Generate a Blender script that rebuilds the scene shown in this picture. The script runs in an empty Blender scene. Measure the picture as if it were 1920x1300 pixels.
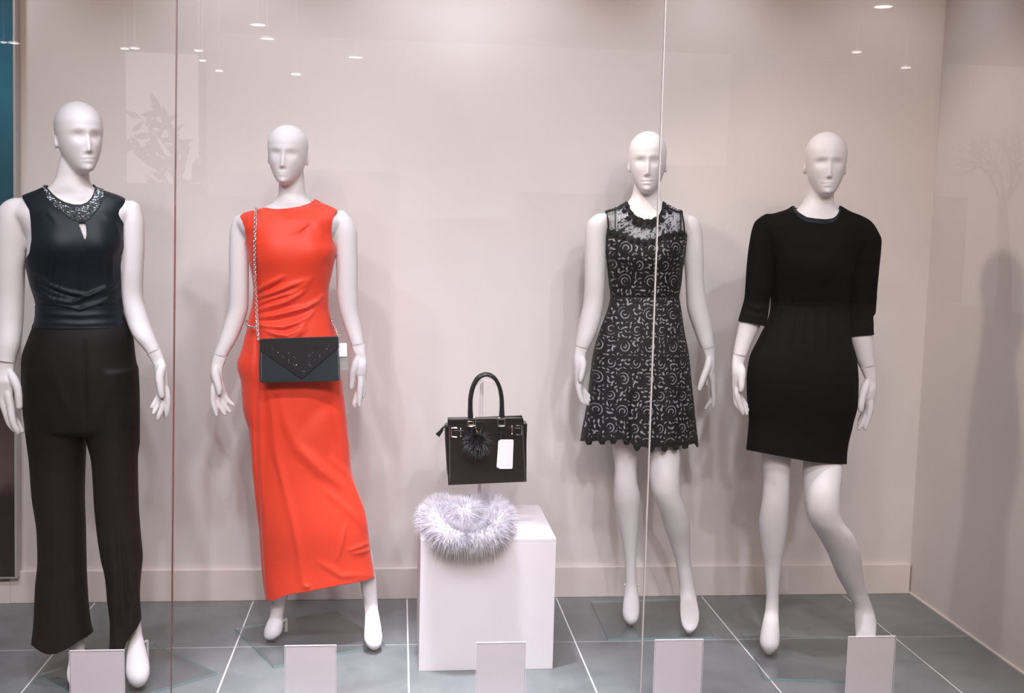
import bpy, math, random
import numpy as np
from mathutils import Vector, Matrix, Euler

S = bpy.context.scene
COL = S.collection
rng = np.random.default_rng(7)

# ------------------------------------------------------------------ camera
FPX, YAW, PIT, ROL = 2041.385, .1053, -.10389, .02438
CAM = np.array([0.0, -4.22067, 1.45858])
def _axes():
    cy, sy = math.cos(YAW), math.sin(YAW)
    fwd = np.array([sy*math.cos(PIT), cy*math.cos(PIT), math.sin(PIT)])
    right = np.array([cy, -sy, 0.0]); up = np.cross(right, fwd)
    return (right*math.cos(ROL)+up*math.sin(ROL), -right*math.sin(ROL)+up*math.cos(ROL), fwd)
AR, AU, AW = _axes()
def ray(px, py):
    px = np.asarray(px, float); py = np.asarray(py, float)
    return AW + AR*((px-960)/FPX)[..., None] - AU*((py-650)/FPX)[..., None]
def ony(px, py, y):                       # point of the sight line in the vertical plane Y = y
    d = ray(px, py); return CAM + d*((y-CAM[1])/d[..., 1])[..., None]
def onz(px, py, z):                       # point of the sight line at height z
    d = ray(px, py); return CAM + d*((z-CAM[2])/d[..., 2])[..., None]
def proj(P):
    d = np.asarray(P)-CAM; Z = d@AW
    return np.stack([960+FPX*(d@AR)/Z, 650-FPX*(d@AU)/Z], -1)
cd = bpy.data.cameras.new('camera'); cam = bpy.data.objects.new('camera', cd); COL.objects.link(cam)
cd.sensor_width = 36; cd.sensor_fit = 'HORIZONTAL'; cd.lens = FPX/1920*36; cd.clip_start = .05; cd.clip_end = 200
mw = Matrix.Identity(4)
for i in range(3):
    mw[i][0], mw[i][1], mw[i][2], mw[i][3] = AR[i], AU[i], -AW[i], CAM[i]
cam.matrix_world = mw
S.camera = cam

# ------------------------------------------------------------------ look
S.view_settings.view_transform = 'Standard'; S.view_settings.look = 'None'
S.view_settings.gamma = 1; S.view_settings.use_curve_mapping = False
S.view_settings.exposure = 0.0
try:
    S.cycles.use_denoising = True
    S.cycles.max_bounces = 10; S.cycles.transparent_max_bounces = 24; S.cycles.diffuse_bounces = 4
    S.cycles.sample_clamp_indirect = 6; S.cycles.caustics_reflective = False; S.cycles.caustics_refractive = False
except Exception: pass

# ------------------------------------------------------------------ sky, lamps and added fill
W = bpy.data.worlds.new('world'); S.world = W; W.use_nodes = True
bg = W.node_tree.nodes['Background']; bg.inputs[0].default_value = (1.0, .90, .96, 1); bg.inputs[1].default_value = .5

def spot(name, loc, aim, energy, size=80, blend=.5, col=(1, .93, .87), r=.04):
    l = bpy.data.lights.new(name, 'SPOT'); l.energy = energy; l.spot_size = math.radians(size); l.spot_blend = blend
    l.color = col; l.shadow_soft_size = r
    o = bpy.data.objects.new(name, l); COL.objects.link(o); o.location = loc
    o.rotation_euler = (Vector(aim)-Vector(loc)).to_track_quat('-Z', 'Y').to_euler()
    return o
KEY = (.91, .925, 1.03)
# track spots under the shop ceiling, just inside the glass
for (lx, ly, ax, ay, az, en) in [(-1.55, -.42, -1.50, .02, 1.5, 12), (-.64, -.42, -.62, .02, 1.5, 13), (.02, -.42, .02, .02, 1.5, 15), (.42, -.42, .45, .02, 1.5, 15),
                                 (1.16, -.42, 1.16, .02, 1.5, 10), (1.85, -.42, 1.85, .02, 1.3, 6)]:
    spot('track_spot', (lx, ly, 2.68), (ax, ay, az), en, 104, .9, KEY, .05)
for lx, en in ((-.6, 5), (1.16, 3)): spot('track_spot', (lx, -1.0, 2.65), (lx, -.2, 1.3), en, 90, .8, KEY, .05)
spot('track_spot', (.15, -.75, 2.55), (2.1, -.55, .9), 48, 66, .5, (1, .87, .76), .05)
for lx, en in ((-.85, 80), (1.3, 130)): spot('floor_fill_spot', (lx, -1.05, 2.65), (lx, -1.12, 0), en, 40, .9, KEY, .05)  # added spots that brighten the front floor left and right
spot('floor_fill_spot', (.05, -1.0, 2.65), (.02, -1.12, 0), 560, 42, .9, KEY, .05)  # added strong spot that brightens the middle of the front floor
# spotlights of the arcade outside; back row and last front one are added fill
for (lx, ly, ax, az, en) in [(-1.75, -2.75, -1.0, .3, 105), (-.75, -2.75, -.15, .3, 95), (.45, -2.75, .55, .3, 95), (1.35, -2.75, 1.15, .3, 70), (-.1, -2.75, -.80, .1, 85),
                             (-1.3, -4.5, -.9, .25, 150), (.2, -4.5, .1, .25, 190), (1.1, -4.5, 1.25, .25, 165)]:
    spot('arcade_and_fill_spot', (lx, ly, 3.34), (ax, -.35, az), en, 62 if ly > -3 else 46, .9, KEY, .07)
def area(name, loc, aim, energy, sx, sy, col=(1, .95, .93)):
    l = bpy.data.lights.new(name, 'AREA'); l.energy = energy; l.shape = 'RECTANGLE'; l.size = sx; l.size_y = sy; l.color = col
    o = bpy.data.objects.new(name, l); COL.objects.link(o); o.location = loc
    o.rotation_euler = (Vector(aim)-Vector(loc)).to_track_quat('-Z', 'Y').to_euler()
area('warm_front_fill', (.3, -5.0, 3.3), (.3, -.4, .6), 125, 4.0, .5, (1, .80, .62))  # added warm fill for front faces and shaded walls

# ------------------------------------------------------------------ mesh helpers
def mesh_from(name, V, faces, smooth=True):
    V = np.asarray(V, np.float32); me = bpy.data.meshes.new(name)
    loops = np.concatenate([np.asarray(f).ravel() for f in faces]).astype(np.int32)
    tot = np.concatenate([np.full(len(f), np.asarray(f).shape[1]) for f in faces]).astype(np.int32)
    start = np.concatenate([[0], np.cumsum(tot)[:-1]]).astype(np.int32)
    me.vertices.add(len(V)); me.vertices.foreach_set('co', V.ravel())
    me.loops.add(len(loops)); me.loops.foreach_set('vertex_index', loops)
    me.polygons.add(len(tot)); me.polygons.foreach_set('loop_start', start); me.polygons.foreach_set('loop_total', tot)
    me.update(calc_edges=True); me.validate()
    if smooth: me.polygons.foreach_set('use_smooth', np.ones(len(me.polygons), bool))
    return me
def put(name, me, mat, parent=None):
    o = bpy.data.objects.new(name, me); COL.objects.link(o)
    if mat is not None and not me.materials: me.materials.append(mat)
    if parent is not None: o.parent = parent; o.matrix_parent_inverse = parent_world(parent).inverted()
    return o
def parent_world(p):
    return p.matrix_basis.copy() if p.parent is None else parent_world(p.parent) @ p.matrix_parent_inverse @ p.matrix_basis
def thing(name, loc, label, cat, group=None):
    o = bpy.data.objects.new(name, None); COL.objects.link(o); o.location = loc; o.empty_display_size = .1
    o['label'] = label; o['category'] = cat
    if group: o['group'] = group
    return o
def tag(o, label, cat, group=None):
    o['label'] = label; o['category'] = cat
    if group: o['group'] = group
    return o
def struct(o, label=None):
    o['kind'] = 'structure'
    if label: o['label'] = label
    return o
class MB:                                  # collects shapes for ONE mesh
    def __init__(s): s.V = []; s.F = []; s.n = 0
    def add(s, V, F):
        V = np.asarray(V, float); s.V.append(V)
        for f in F: s.F.append([i+s.n for i in f])
        s.n += len(V); return s
    def box(s, lo, hi, M=None, bev=0.0):
        lo = np.array(lo, float); hi = np.array(hi, float)
        if bev <= 0:
            V = np.array([[x, y, z] for x in (lo[0], hi[0]) for y in (lo[1], hi[1]) for z in (lo[2], hi[2])])
            F = [(0, 1, 3, 2), (4, 6, 7, 5), (0, 4, 5, 1), (2, 3, 7, 6), (0, 2, 6, 4), (1, 5, 7, 3)]
        else:
            import bmesh
            bm = bmesh.new(); bmesh.ops.create_cube(bm, size=1)
            for v in bm.verts: v.co = Vector((lo+hi)/2) + Vector([v.co[i]*(hi-lo)[i] for i in range(3)])
            bmesh.ops.bevel(bm, geom=bm.edges[:], offset=bev, segments=2, affect='EDGES', profile=.5)
            bm.verts.ensure_lookup_table()
            V = np.array([v.co[:] for v in bm.verts]); F = [[v.index for v in f.verts] for f in bm.faces]; bm.free()
        if M is not None: V = V@np.array(M.to_3x3()).T + np.array(M.translation)
        return s.add(V, F)
    def tube(s, pts, r, n=8, closed=False, flat=1.0, cap=True):
        P = np.asarray(pts, float); k = len(P); r = np.broadcast_to(np.asarray(r, float), (k,))
        if closed: T = np.roll(P, -1, 0)-np.roll(P, 1, 0)
        else: T = np.gradient(P, axis=0)
        T /= np.linalg.norm(T, axis=1)[:, None]+1e-12
        a = np.array([0, 0, 1.0]) if abs(T[0][2]) < .9 else np.array([1.0, 0, 0])
        u = np.cross(T[0], a); u /= np.linalg.norm(u); V = []
        for i in range(k):
            u = u - T[i]*(u@T[i]); u /= np.linalg.norm(u); w = np.cross(T[i], u)
            for j in range(n):
                t = 2*math.pi*j/n; V.append(P[i]+r[i]*(math.cos(t)*u+flat*math.sin(t)*w))
        F = []
        for i in range(k if closed else k-1):
            i2 = (i+1) % k
            for j in range(n):
                j2 = (j+1) % n; F.append((i*n+j, i*n+j2, i2*n+j2, i2*n+j))
        if not closed and cap: F.append(tuple(range(n-1, -1, -1))); F.append(tuple((k-1)*n+j for j in range(n)))
        return s.add(V, F)
    def ball(s, c, r, nu=10, nv=6, sc=(1, 1, 1)):
        V = [(0, 0, 1)]
        for i in range(1, nv):
            p = math.pi*i/nv
            for j in range(nu): t = 2*math.pi*j/nu; V.append((math.sin(p)*math.cos(t), math.sin(p)*math.sin(t), math.cos(p)))
        V.append((0, 0, -1)); F = []
        for j in range(nu): F.append((0, 1+j, 1+(j+1) % nu))
        for i in range(nv-2):
            for j in range(nu): F.append((1+i*nu+j, 1+(i+1)*nu+j, 1+(i+1)*nu+(j+1) % nu, 1+i*nu+(j+1) % nu))
        e = len(V)-1
        for j in range(nu): F.append((e, 1+(nv-2)*nu+(j+1) % nu, 1+(nv-2)*nu+j))
        return s.add(np.array(V)*r*np.array(sc)+np.array(c), F)
    def prism(s, poly, d, M=None):         # polygon in XZ, extruded along +Y by d
        n = len(poly); V = [(x, 0, z) for x, z in poly]+[(x, d, z) for x, z in poly]
        F = [tuple(range(n)), tuple(range(2*n-1, n-1, -1))]+[(i, i+n, (i+1) % n+n, (i+1) % n) for i in range(n)]
        V = np.array(V, float)
        if M is not None: V = V@np.array(M.to_3x3()).T + np.array(M.translation)
        return s.add(V, F)
    def mesh(s, name, smooth=False, angle=None):
        import bmesh
        me = bpy.data.meshes.new(name); me.from_pydata([tuple(v) for v in np.concatenate(s.V)], [], s.F)
        bm = bmesh.new(); bm.from_mesh(me); bmesh.ops.recalc_face_normals(bm, faces=bm.faces[:])
        if angle is not None:
            for f in bm.faces: f.smooth = True
            for e in bm.edges: e.smooth = e.calc_face_angle(0) < math.radians(angle)
        elif smooth:
            for f in bm.faces: f.smooth = True
        bm.to_mesh(me); bm.free(); return me

def hermite(tab, q):                       # smooth, non-overshooting interpolation of a table by its first column
    tab = np.asarray(sorted(tab, key=lambda r: r[0]), float); x = tab[:, 0]; Y = tab[:, 1:]
    q = np.clip(np.asarray(q, float), x[0], x[-1])
    h = np.diff(x)[:, None]; d = np.diff(Y, axis=0)/h
    m = np.zeros_like(Y); m[0] = d[0]; m[-1] = d[-1]
    if len(x) > 2:
        a, b = d[:-1], d[1:]; w1 = 2*h[1:]+h[:-1]; w2 = h[1:]+2*h[:-1]
        with np.errstate(divide='ignore', invalid='ignore'):
            hm = (w1+w2)/(w1/a+w2/b)
        m[1:-1] = np.where(a*b > 0, hm, 0)
    i = np.clip(np.searchsorted(x, q, 'right')-1, 0, len(x)-2)
    t = ((q-x[i])/(x[i+1]-x[i]))[:, None]; H = h[i]
    return (2*t**3-3*t**2+1)*Y[i]+(t**3-2*t**2+t)*H*m[i]+(-2*t**3+3*t**2)*Y[i+1]+(t**3-t**2)*H*m[i+1]

def loft(Yb, sil, dep, N=64, step=4, n=2.3, caps=True, k=None, grow=0.0, gd=0.0, kt=0.0):
    """sil: (py, xl, xr) silhouette; dep: (py, front, back, dy) depths in metres (or k: depth = k * half width)."""
    y0, y1 = min(r[0] for r in sil), max(r[0] for r in sil)
    py = np.linspace(y0, y1, max(3, int((y1-y0)/step)+1))
    s = hermite(sil, py); d = hermite(dep, py)
    xl, xr = s[:, 0]-grow, s[:, 1]+grow
    dy = d[:, -1]; y = Yb+dy
    L = ony(xl, py, y); R = ony(xr, py, y); C = (L+R)/2; HV = (R-L)/2
    hw = np.linalg.norm(HV, axis=1)
    if k is not None: f = b = hw*k*(1-kt*np.linspace(0, 1, len(hw))**2.2)
    else: f, b = d[:, 0]+gd, d[:, 1]+gd
    th = 2*math.pi*np.arange(N)/N; c, sn = np.cos(th), np.sin(th); e = 2/n
    cx = np.sign(c)*np.abs(c)**e; sy = np.sign(sn)*np.abs(sn)**e
    V = C[:, None, :]+HV[:, None, :]*cx[None, :, None]
    V[:, :, 1] += np.where(sy > 0, -f[:, None]*sy, -b[:, None]*sy)
    R_ = len(py); V = V.reshape(-1, 3)
    i = np.arange(R_-1)[:, None]*N; j = np.arange(N)[None, :]; j2 = (j+1) % N
    Q = np.stack([i+j, i+N+j, i+N+j2, i+j2], -1).reshape(-1, 4)
    if not caps: return V, Q, np.zeros((0, 3), int)
    V = np.vstack([V, C[0], C[-1]]); a, bt = R_*N, R_*N+1
    jj = np.arange(N); j2 = (jj+1) % N
    T = np.vstack([np.stack([np.full(N, a), jj, j2], -1), np.stack([np.full(N, bt), (R_-1)*N+j2, (R_-1)*N+jj], -1)])
    return V, Q, T
def limb(Yb, rows, kk=1.0, N=24, step=4, n=2.0):  # rows: (py, xl, xr, dy); horizontal slices
    return loft(Yb, [r[:3] for r in rows], [(r[0], r[3]) for r in rows], N=N, step=step, n=n, k=kk)
def chain(Yb, pts, N=12, ratio=1.0):       # pts: (px, py, dy, r_px): a tapering tube with round ends
    P = np.asarray(pts, float); t = np.arange(len(P)); q = np.linspace(0, len(P)-1, (len(P)-1)*5+1)
    I = hermite(np.column_stack([t, P]), q)
    C = ony(I[:, 0], I[:, 1], Yb+I[:, 2]); dist = (C-CAM)@AW; r = I[:, 3]*dist/FPX
    T = np.gradient(C, axis=0); T /= np.linalg.norm(T, axis=1)[:, None]
    for sgn, end in ((-1, 0), (1, -1)):     # round caps
        cs, rs = [], []
        for a in (35, 62, 82):
            cs.append(C[end]+sgn*T[end]*r[end]*math.sin(math.radians(a))); rs.append(r[end]*math.cos(math.radians(a)))
        if end == 0: C2 = np.vstack([cs[::-1]]); r2 = np.array(rs[::-1]); head = (C2, r2)
        else: tail = (np.vstack([cs]), np.array(rs))
    C = np.vstack([head[0], C, tail[0]]); r = np.concatenate([head[1], r, tail[1]])
    T = np.vstack([np.repeat(T[:1], 3, 0), T, np.repeat(T[-1:], 3, 0)])
    side = np.cross(T, np.array([0, 1.0, 0])); side /= np.linalg.norm(side, axis=1)[:, None]+1e-9
    dv = np.cross(side, T)
    th = 2*math.pi*np.arange(N)/N
    V = C[:, None]+r[:, None, None]*(np.cos(th)[None, :, None]*side[:, None]+ratio*np.sin(th)[None, :, None]*dv[:, None])
    R_ = len(C); V = V.reshape(-1, 3); i = np.arange(R_-1)[:, None]*N; j = np.arange(N)[None, :]; j2 = (j+1) % N
    Q = np.stack([i+j, i+N+j, i+N+j2, i+j2], -1).reshape(-1, 4)
    V = np.vstack([V, C[0], C[-1]]); jj = np.arange(N); j2 = (jj+1) % N
    Tt = np.vstack([np.stack([np.full(N, R_*N), jj, j2], -1), np.stack([np.full(N, R_*N+1), (R_-1)*N+j2, (R_-1)*N+jj], -1)])
    return V, Q, Tt
def to_tris(Q, T): return np.vstack([Q[:, [0, 1, 2]], Q[:, [0, 2, 3]], T]) if len(T) else np.vstack([Q[:, [0, 1, 2]], Q[:, [0, 2, 3]]])
def outward(V, T):                         # closed shapes: make the signed volume positive
    a, b, c = V[T[:, 0]], V[T[:, 1]], V[T[:, 2]]
    return T if np.einsum('ij,ij->', a, np.cross(b, c)) > 0 else T[:, ::-1]
def remesh(shapes, voxel):
    Vs, Ts, n = [], [], 0
    for V, Q, T in shapes:
        c = V.mean(0); t = to_tris(Q, T); t = outward(V-c, t); Vs.append(V); Ts.append(t+n); n += len(V)
    me = mesh_from('tmp', np.vstack(Vs), [np.vstack(Ts)], False); o = bpy.data.objects.new('tmp', me); COL.objects.link(o)
    md = o.modifiers.new('r', 'REMESH'); md.mode = 'VOXEL'; md.voxel_size = voxel; md.adaptivity = 0
    dg = bpy.context.evaluated_depsgraph_get(); ev = o.evaluated_get(dg); m2 = ev.to_mesh()
    V = np.empty(len(m2.vertices)*3, np.float32); m2.vertices.foreach_get('co', V); V = V.reshape(-1, 3).astype(float)
    m2.calc_loop_triangles(); T = np.empty(len(m2.loop_triangles)*3, np.int32); m2.loop_triangles.foreach_get('vertices', T); T = T.reshape(-1, 3)
    ev.to_mesh_clear(); bpy.data.objects.remove(o); bpy.data.meshes.remove(me)
    return V, T
def edges_of(T):
    E = np.vstack([T[:, [0, 1]], T[:, [1, 2]], T[:, [2, 0]]]); E.sort(axis=1); return np.unique(E, axis=0)
def relax(V, T, it=5, w=.5, weight=None):
    E = edges_of(T); n = len(V); deg = np.bincount(E.ravel(), minlength=n).astype(float)[:, None]; deg[deg == 0] = 1
    ww = w if weight is None else (w*weight)[:, None]
    for _ in range(it):
        A = np.empty_like(V)
        for c in range(3): A[:, c] = np.bincount(E[:, 0], V[E[:, 1], c], n)+np.bincount(E[:, 1], V[E[:, 0], c], n)
        V = V+ww*(A/deg-V)
    return V
def normals(V, T):
    fn = np.cross(V[T[:, 1]]-V[T[:, 0]], V[T[:, 2]]-V[T[:, 0]]); N = np.zeros_like(V)
    for c in range(3):
        for k in range(3): N[:, c] += np.bincount(T[:, k], fn[:, c], len(V))
    return N/(np.linalg.norm(N, axis=1)[:, None]+1e-12)
def clip(V, T, f, extra=None):             # keep f >= 0, cutting the triangles cleanly along f = 0
    f = np.asarray(f, float); f = np.where(np.abs(f) < 1e-7, 1e-7, f); pos = f > 0; c = pos[T].sum(1)
    keep = T[c == 3]; V2 = [V]; nv = len(V); out = [keep]
    part = T[(c == 1) | (c == 2)]
    if len(part):
        E = np.vstack([part[:, [0, 1]], part[:, [1, 2]], part[:, [2, 0]]]); E.sort(axis=1)
        E = np.unique(E[pos[E[:, 0]] != pos[E[:, 1]]], axis=0)
        t = (f[E[:, 0]]/(f[E[:, 0]]-f[E[:, 1]]))[:, None]; V2.append(V[E[:, 0]]*(1-t)+V[E[:, 1]]*t)
        key = E[:, 0].astype(np.int64)*nv+E[:, 1]
        def idx(a, b):
            lo, hi = np.minimum(a, b).astype(np.int64), np.maximum(a, b).astype(np.int64); return nv+np.searchsorted(key, lo*nv+hi)
        one = part[pos[part].sum(1) == 1]; r = np.argmax(pos[one], 1); k = np.arange(len(one))
        a, b, d = one[k, r], one[k, (r+1) % 3], one[k, (r+2) % 3]
        if len(one): out.append(np.stack([a, idx(a, b), idx(a, d)], -1))
        two = part[pos[part].sum(1) == 2]; r = np.argmin(pos[two], 1); k = np.arange(len(two))
        a, b, d = two[k, r], two[k, (r+1) % 3], two[k, (r+2) % 3]
        if len(two):
            p, q = idx(a, b), idx(a, d); out += [np.stack([p, b, d], -1), np.stack([p, d, q], -1)]
    V = np.vstack(V2); T = np.vstack(out); used, inv = np.unique(T.ravel(), return_inverse=True)
    return V[used], inv.reshape(-1, 3)
def curve(tab, q):                         # piecewise-linear lookup
    tab = np.asarray(tab, float); return np.interp(q, tab[:, 0], tab[:, 1])
def folds(P, strokes):                     # sum of ridges (amp > 0) and creases (amp < 0) along pixel polylines
    out = np.zeros(len(P))
    for pts, amp, w in strokes:
        pts = np.asarray(pts, float); best = np.full(len(P), 1e9); bt = np.zeros(len(P)); L = np.linalg.norm(np.diff(pts, axis=0), axis=1); tot = L.sum(); acc = 0
        lo = pts.min(0)-4*w; hi = pts.max(0)+4*w
        m = np.all((P > lo) & (P < hi), axis=1)
        if not m.any(): continue
        Q = P[m]; best = np.full(len(Q), 1e9); bt = np.zeros(len(Q))
        for a, b, l in zip(pts[:-1], pts[1:], L):
            ab = b-a; t = np.clip(((Q-a)@ab)/(ab@ab), 0, 1); d = np.linalg.norm(Q-(a+t[:, None]*ab), axis=1)
            s = d < best; best = np.where(s, d, best); bt = np.where(s, (acc+t*l)/tot, bt); acc += l
        out[m] += amp*np.exp(-(best/w)**2)*np.sin(np.pi*np.clip(bt*.86+.07, 0, 1))**.7
    return out
def solid(o, t, off=-1):
    md = o.modifiers.new('thickness', 'SOLIDIFY'); md.thickness = t; md.offset = off; return o
# ------------------------------------------------------------------ materials
def nodes(name):
    m = bpy.data.materials.new(name); m.use_nodes = True; nt = m.node_tree; return m, nt, nt.nodes['Principled BSDF']
def pmat(name, col, rough=.5, metal=0, spec=.5, noise=0.0, nscale=8, bump=0.0, bscale=300, sheen=0, coat=0):
    m, nt, p = nodes(name); p.inputs['Base Color'].default_value = (*col, 1); p.inputs['Roughness'].default_value = rough
    p.inputs['Metallic'].default_value = metal; p.inputs['Specular IOR Level'].default_value = spec
    if sheen: p.inputs['Sheen Weight'].default_value = sheen; p.inputs['Sheen Roughness'].default_value = .4
    if coat: p.inputs['Coat Weight'].default_value = coat; p.inputs['Coat Roughness'].default_value = .08
    tc = nt.nodes.new('ShaderNodeTexCoord')
    if noise:
        n = nt.nodes.new('ShaderNodeTexNoise'); n.inputs['Scale'].default_value = nscale; n.inputs['Detail'].default_value = 5
        nt.links.new(tc.outputs['Object'], n.inputs['Vector'])
        r = nt.nodes.new('ShaderNodeMapRange'); r.inputs[1].default_value = .3; r.inputs[2].default_value = .7
        r.inputs[3].default_value = 1-noise; r.inputs[4].default_value = 1+noise; nt.links.new(n.outputs[0], r.inputs[0])
        mx = nt.nodes.new('ShaderNodeVectorMath'); mx.operation = 'SCALE'; mx.inputs[0].default_value = col
        nt.links.new(r.outputs[0], mx.inputs['Scale']); nt.links.new(mx.outputs[0], p.inputs['Base Color'])
    if bump:
        n = nt.nodes.new('ShaderNodeTexNoise'); n.inputs['Scale'].default_value = bscale; n.inputs['Detail'].default_value = 3
        nt.links.new(tc.outputs['Object'], n.inputs['Vector'])
        b = nt.nodes.new('ShaderNodeBump'); b.inputs['Strength'].default_value = bump; b.inputs['Distance'].default_value = .002
        nt.links.new(n.outputs[0], b.inputs['Height']); nt.links.new(b.outputs[0], p.inputs['Normal'])
    return m
def glassmat(name, r0=.04, tint=(1, 1, 1), rough=0.0):
    """clear pane: Schlick reflection over straight transmission"""
    m = bpy.data.materials.new(name); m.use_nodes = True; nt = m.node_tree; nt.nodes.clear(); N = nt.nodes.new; L = nt.links.new
    out = N('ShaderNodeOutputMaterial'); mix = N('ShaderNodeMixShader'); tr = N('ShaderNodeBsdfTransparent'); gl = N('ShaderNodeBsdfGlossy')
    tr.inputs[0].default_value = (*tint, 1); gl.inputs['Roughness'].default_value = rough
    g = N('ShaderNodeNewGeometry'); d = N('ShaderNodeVectorMath'); d.operation = 'DOT_PRODUCT'
    L(g.outputs['Incoming'], d.inputs[0]); L(g.outputs['Normal'], d.inputs[1])
    def mth(op, a, b=None):
        n = N('ShaderNodeMath'); n.operation = op
        if hasattr(a, 'is_linked'): L(a, n.inputs[0])
        else: n.inputs[0].default_value = a
        if b is not None:
            if hasattr(b, 'is_linked'): L(b, n.inputs[1])
            else: n.inputs[1].default_value = b
        return n.outputs[0]
    c = mth('ABSOLUTE', d.outputs['Value']); q = mth('POWER', mth('SUBTRACT', 1.0, c), 5.0)
    f = mth('ADD', mth('MULTIPLY', q, 1-r0), r0)
    L(f, mix.inputs[0]); L(tr.outputs[0], mix.inputs[1]); L(gl.outputs[0], mix.inputs[2]); L(mix.outputs[0], out.inputs[0]); return m

M_wall = pmat('wall_paint', (.70, .65, .63), .75, spec=.25, noise=.02, nscale=3, bump=.06, bscale=120)
M_base = pmat('baseboard_paint', (.74, .665, .63), .45, noise=.02)
M_grout = pmat('grout', (.74, .70, .71), .9)
M_white = pmat('mannequin_lacquer', (.69, .66, .67), .45, spec=.3)
M_plinth = pmat('plinth_paint', (.75, .70, .73), .5, noise=.015, nscale=3)
M_satin = pmat('black_satin_jersey', (.005, .010, .015), .5, spec=.22, sheen=.05, bump=.05, bscale=900)
M_trouser = pmat('black_jersey', (.006, .005, .005), .65, spec=.2)
M_knit = pmat('black_ponte_knit', (.003, .0028, .0028), .85, spec=.08)
M_red = pmat('red_jersey', (.76, .052, .020), .55, spec=.35, sheen=.2, bump=.06, bscale=800)
M_lace = pmat('black_lace', (.006, .006, .007), .65, spec=.3, sheen=.03)
M_lining = pmat('silver_lining', (.33, .325, .35), .40, spec=.5, bump=.25, bscale=420)
M_leather = pmat('black_leather', (.014, .0115, .011), .30, spec=.5, bump=.08, bscale=500)
M_croc = pmat('black_croc_leather', (.010, .012, .014), .22, spec=.6)
M_clutch = pmat('dark_satin', (.016, .024, .030), .38, spec=.5, sheen=.1)
M_flap = pmat('black_velour', (.008, .009, .010), .6, spec=.3, sheen=.15)
M_silver = pmat('polished_silver', (.80, .78, .78), .2, metal=1)
M_gold = pmat('pale_gold', (.83, .66, .52), .25, metal=1)
M_gem = pmat('cut_glass_bead', (.16, .20, .23), .12, metal=.6, spec=.9)
M_rhine = pmat('rhinestone', (.62, .70, .76), .10, metal=1)
M_jet = pmat('jet_bead', (.03, .04, .05), .12, spec=.9, coat=1)
M_card = pmat('tag_card', (.88, .82, .86), .55)
M_cardb = pmat('plain_grey_card', (.30, .28, .27), .6)
M_frame = pmat('brushed_aluminium', (.52, .50, .49), .4, metal=.4)
M_seal = pmat('clear_silicone_seal', (.60, .56, .56), .3)
M_sealb = pmat('brown_silicone_seal', (.16, .10, .09), .35)
M_stand = pmat('white_enamel', (.86, .82, .83), .35)
M_seewhite = pmat('see_through_white', (.90, .86, .88), .35)  # transparency mixed in to brighten the shaded pole and saddle
_n = M_seewhite.node_tree; _t = _n.nodes.new('ShaderNodeBsdfTransparent'); _m = _n.nodes.new('ShaderNodeMixShader'); _m.inputs[0].default_value = .42
_n.links.new(_t.outputs[0], _m.inputs[1]); _n.links.new(_n.nodes['Principled BSDF'].outputs[0], _m.inputs[2]); _n.links.new(_m.outputs[0], _n.nodes['Material Output'].inputs[0])
M_fur = pmat('lavender_fur', (.56, .52, .57), .6, spec=.2)
M_furt = pmat('grey_brown_fur_tips', (.40, .36, .34), .6, spec=.2)
M_furk = pmat('black_fur', (.012, .014, .015), .38, spec=.6)
M_pane = glassmat('window_glass', .042)
M_plate = glassmat('base_glass', .075, (.99, 1, .998))
M_edge = pmat('green_glass_edge', (.26, .42, .41), .15, spec=.6)
_n = M_edge.node_tree; _t = _n.nodes.new('ShaderNodeBsdfTransparent'); _m = _n.nodes.new('ShaderNodeMixShader'); _m.inputs[0].default_value = .55
_n.links.new(_t.outputs[0], _m.inputs[1]); _n.links.new(_n.nodes['Principled BSDF'].outputs[0], _m.inputs[2]); _n.links.new(_m.outputs[0], _n.nodes['Material Output'].inputs[0])
M_acryl = glassmat('clear_acrylic', .045, (.98, .98, .985))
M_acedge = pmat('acrylic_edge', (.88, .84, .88), .2)
M_pave = pmat('paving', (.32, .25, .235), .8, noise=.15, nscale=4)
M_dark = pmat('dark_facade', (.22, .18, .17), .8, noise=.2, nscale=2)
M_soffit = pmat('arcade_soffit', (.30, .24, .21), .9)
M_leaf = pmat('dark_leaf', (.03, .05, .03), .5)
M_bark = pmat('bark', (.07, .05, .04), .9)
M_pot = pmat('clay_pot', (.25, .13, .09), .8)
M_lampw = bpy.data.materials.new('lamp_diffuser'); M_lampw.use_nodes = True
_p = M_lampw.node_tree.nodes['Principled BSDF']; _p.inputs['Emission Color'].default_value = (1, .97, .99, 1); _p.inputs['Emission Strength'].default_value = 14

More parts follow.
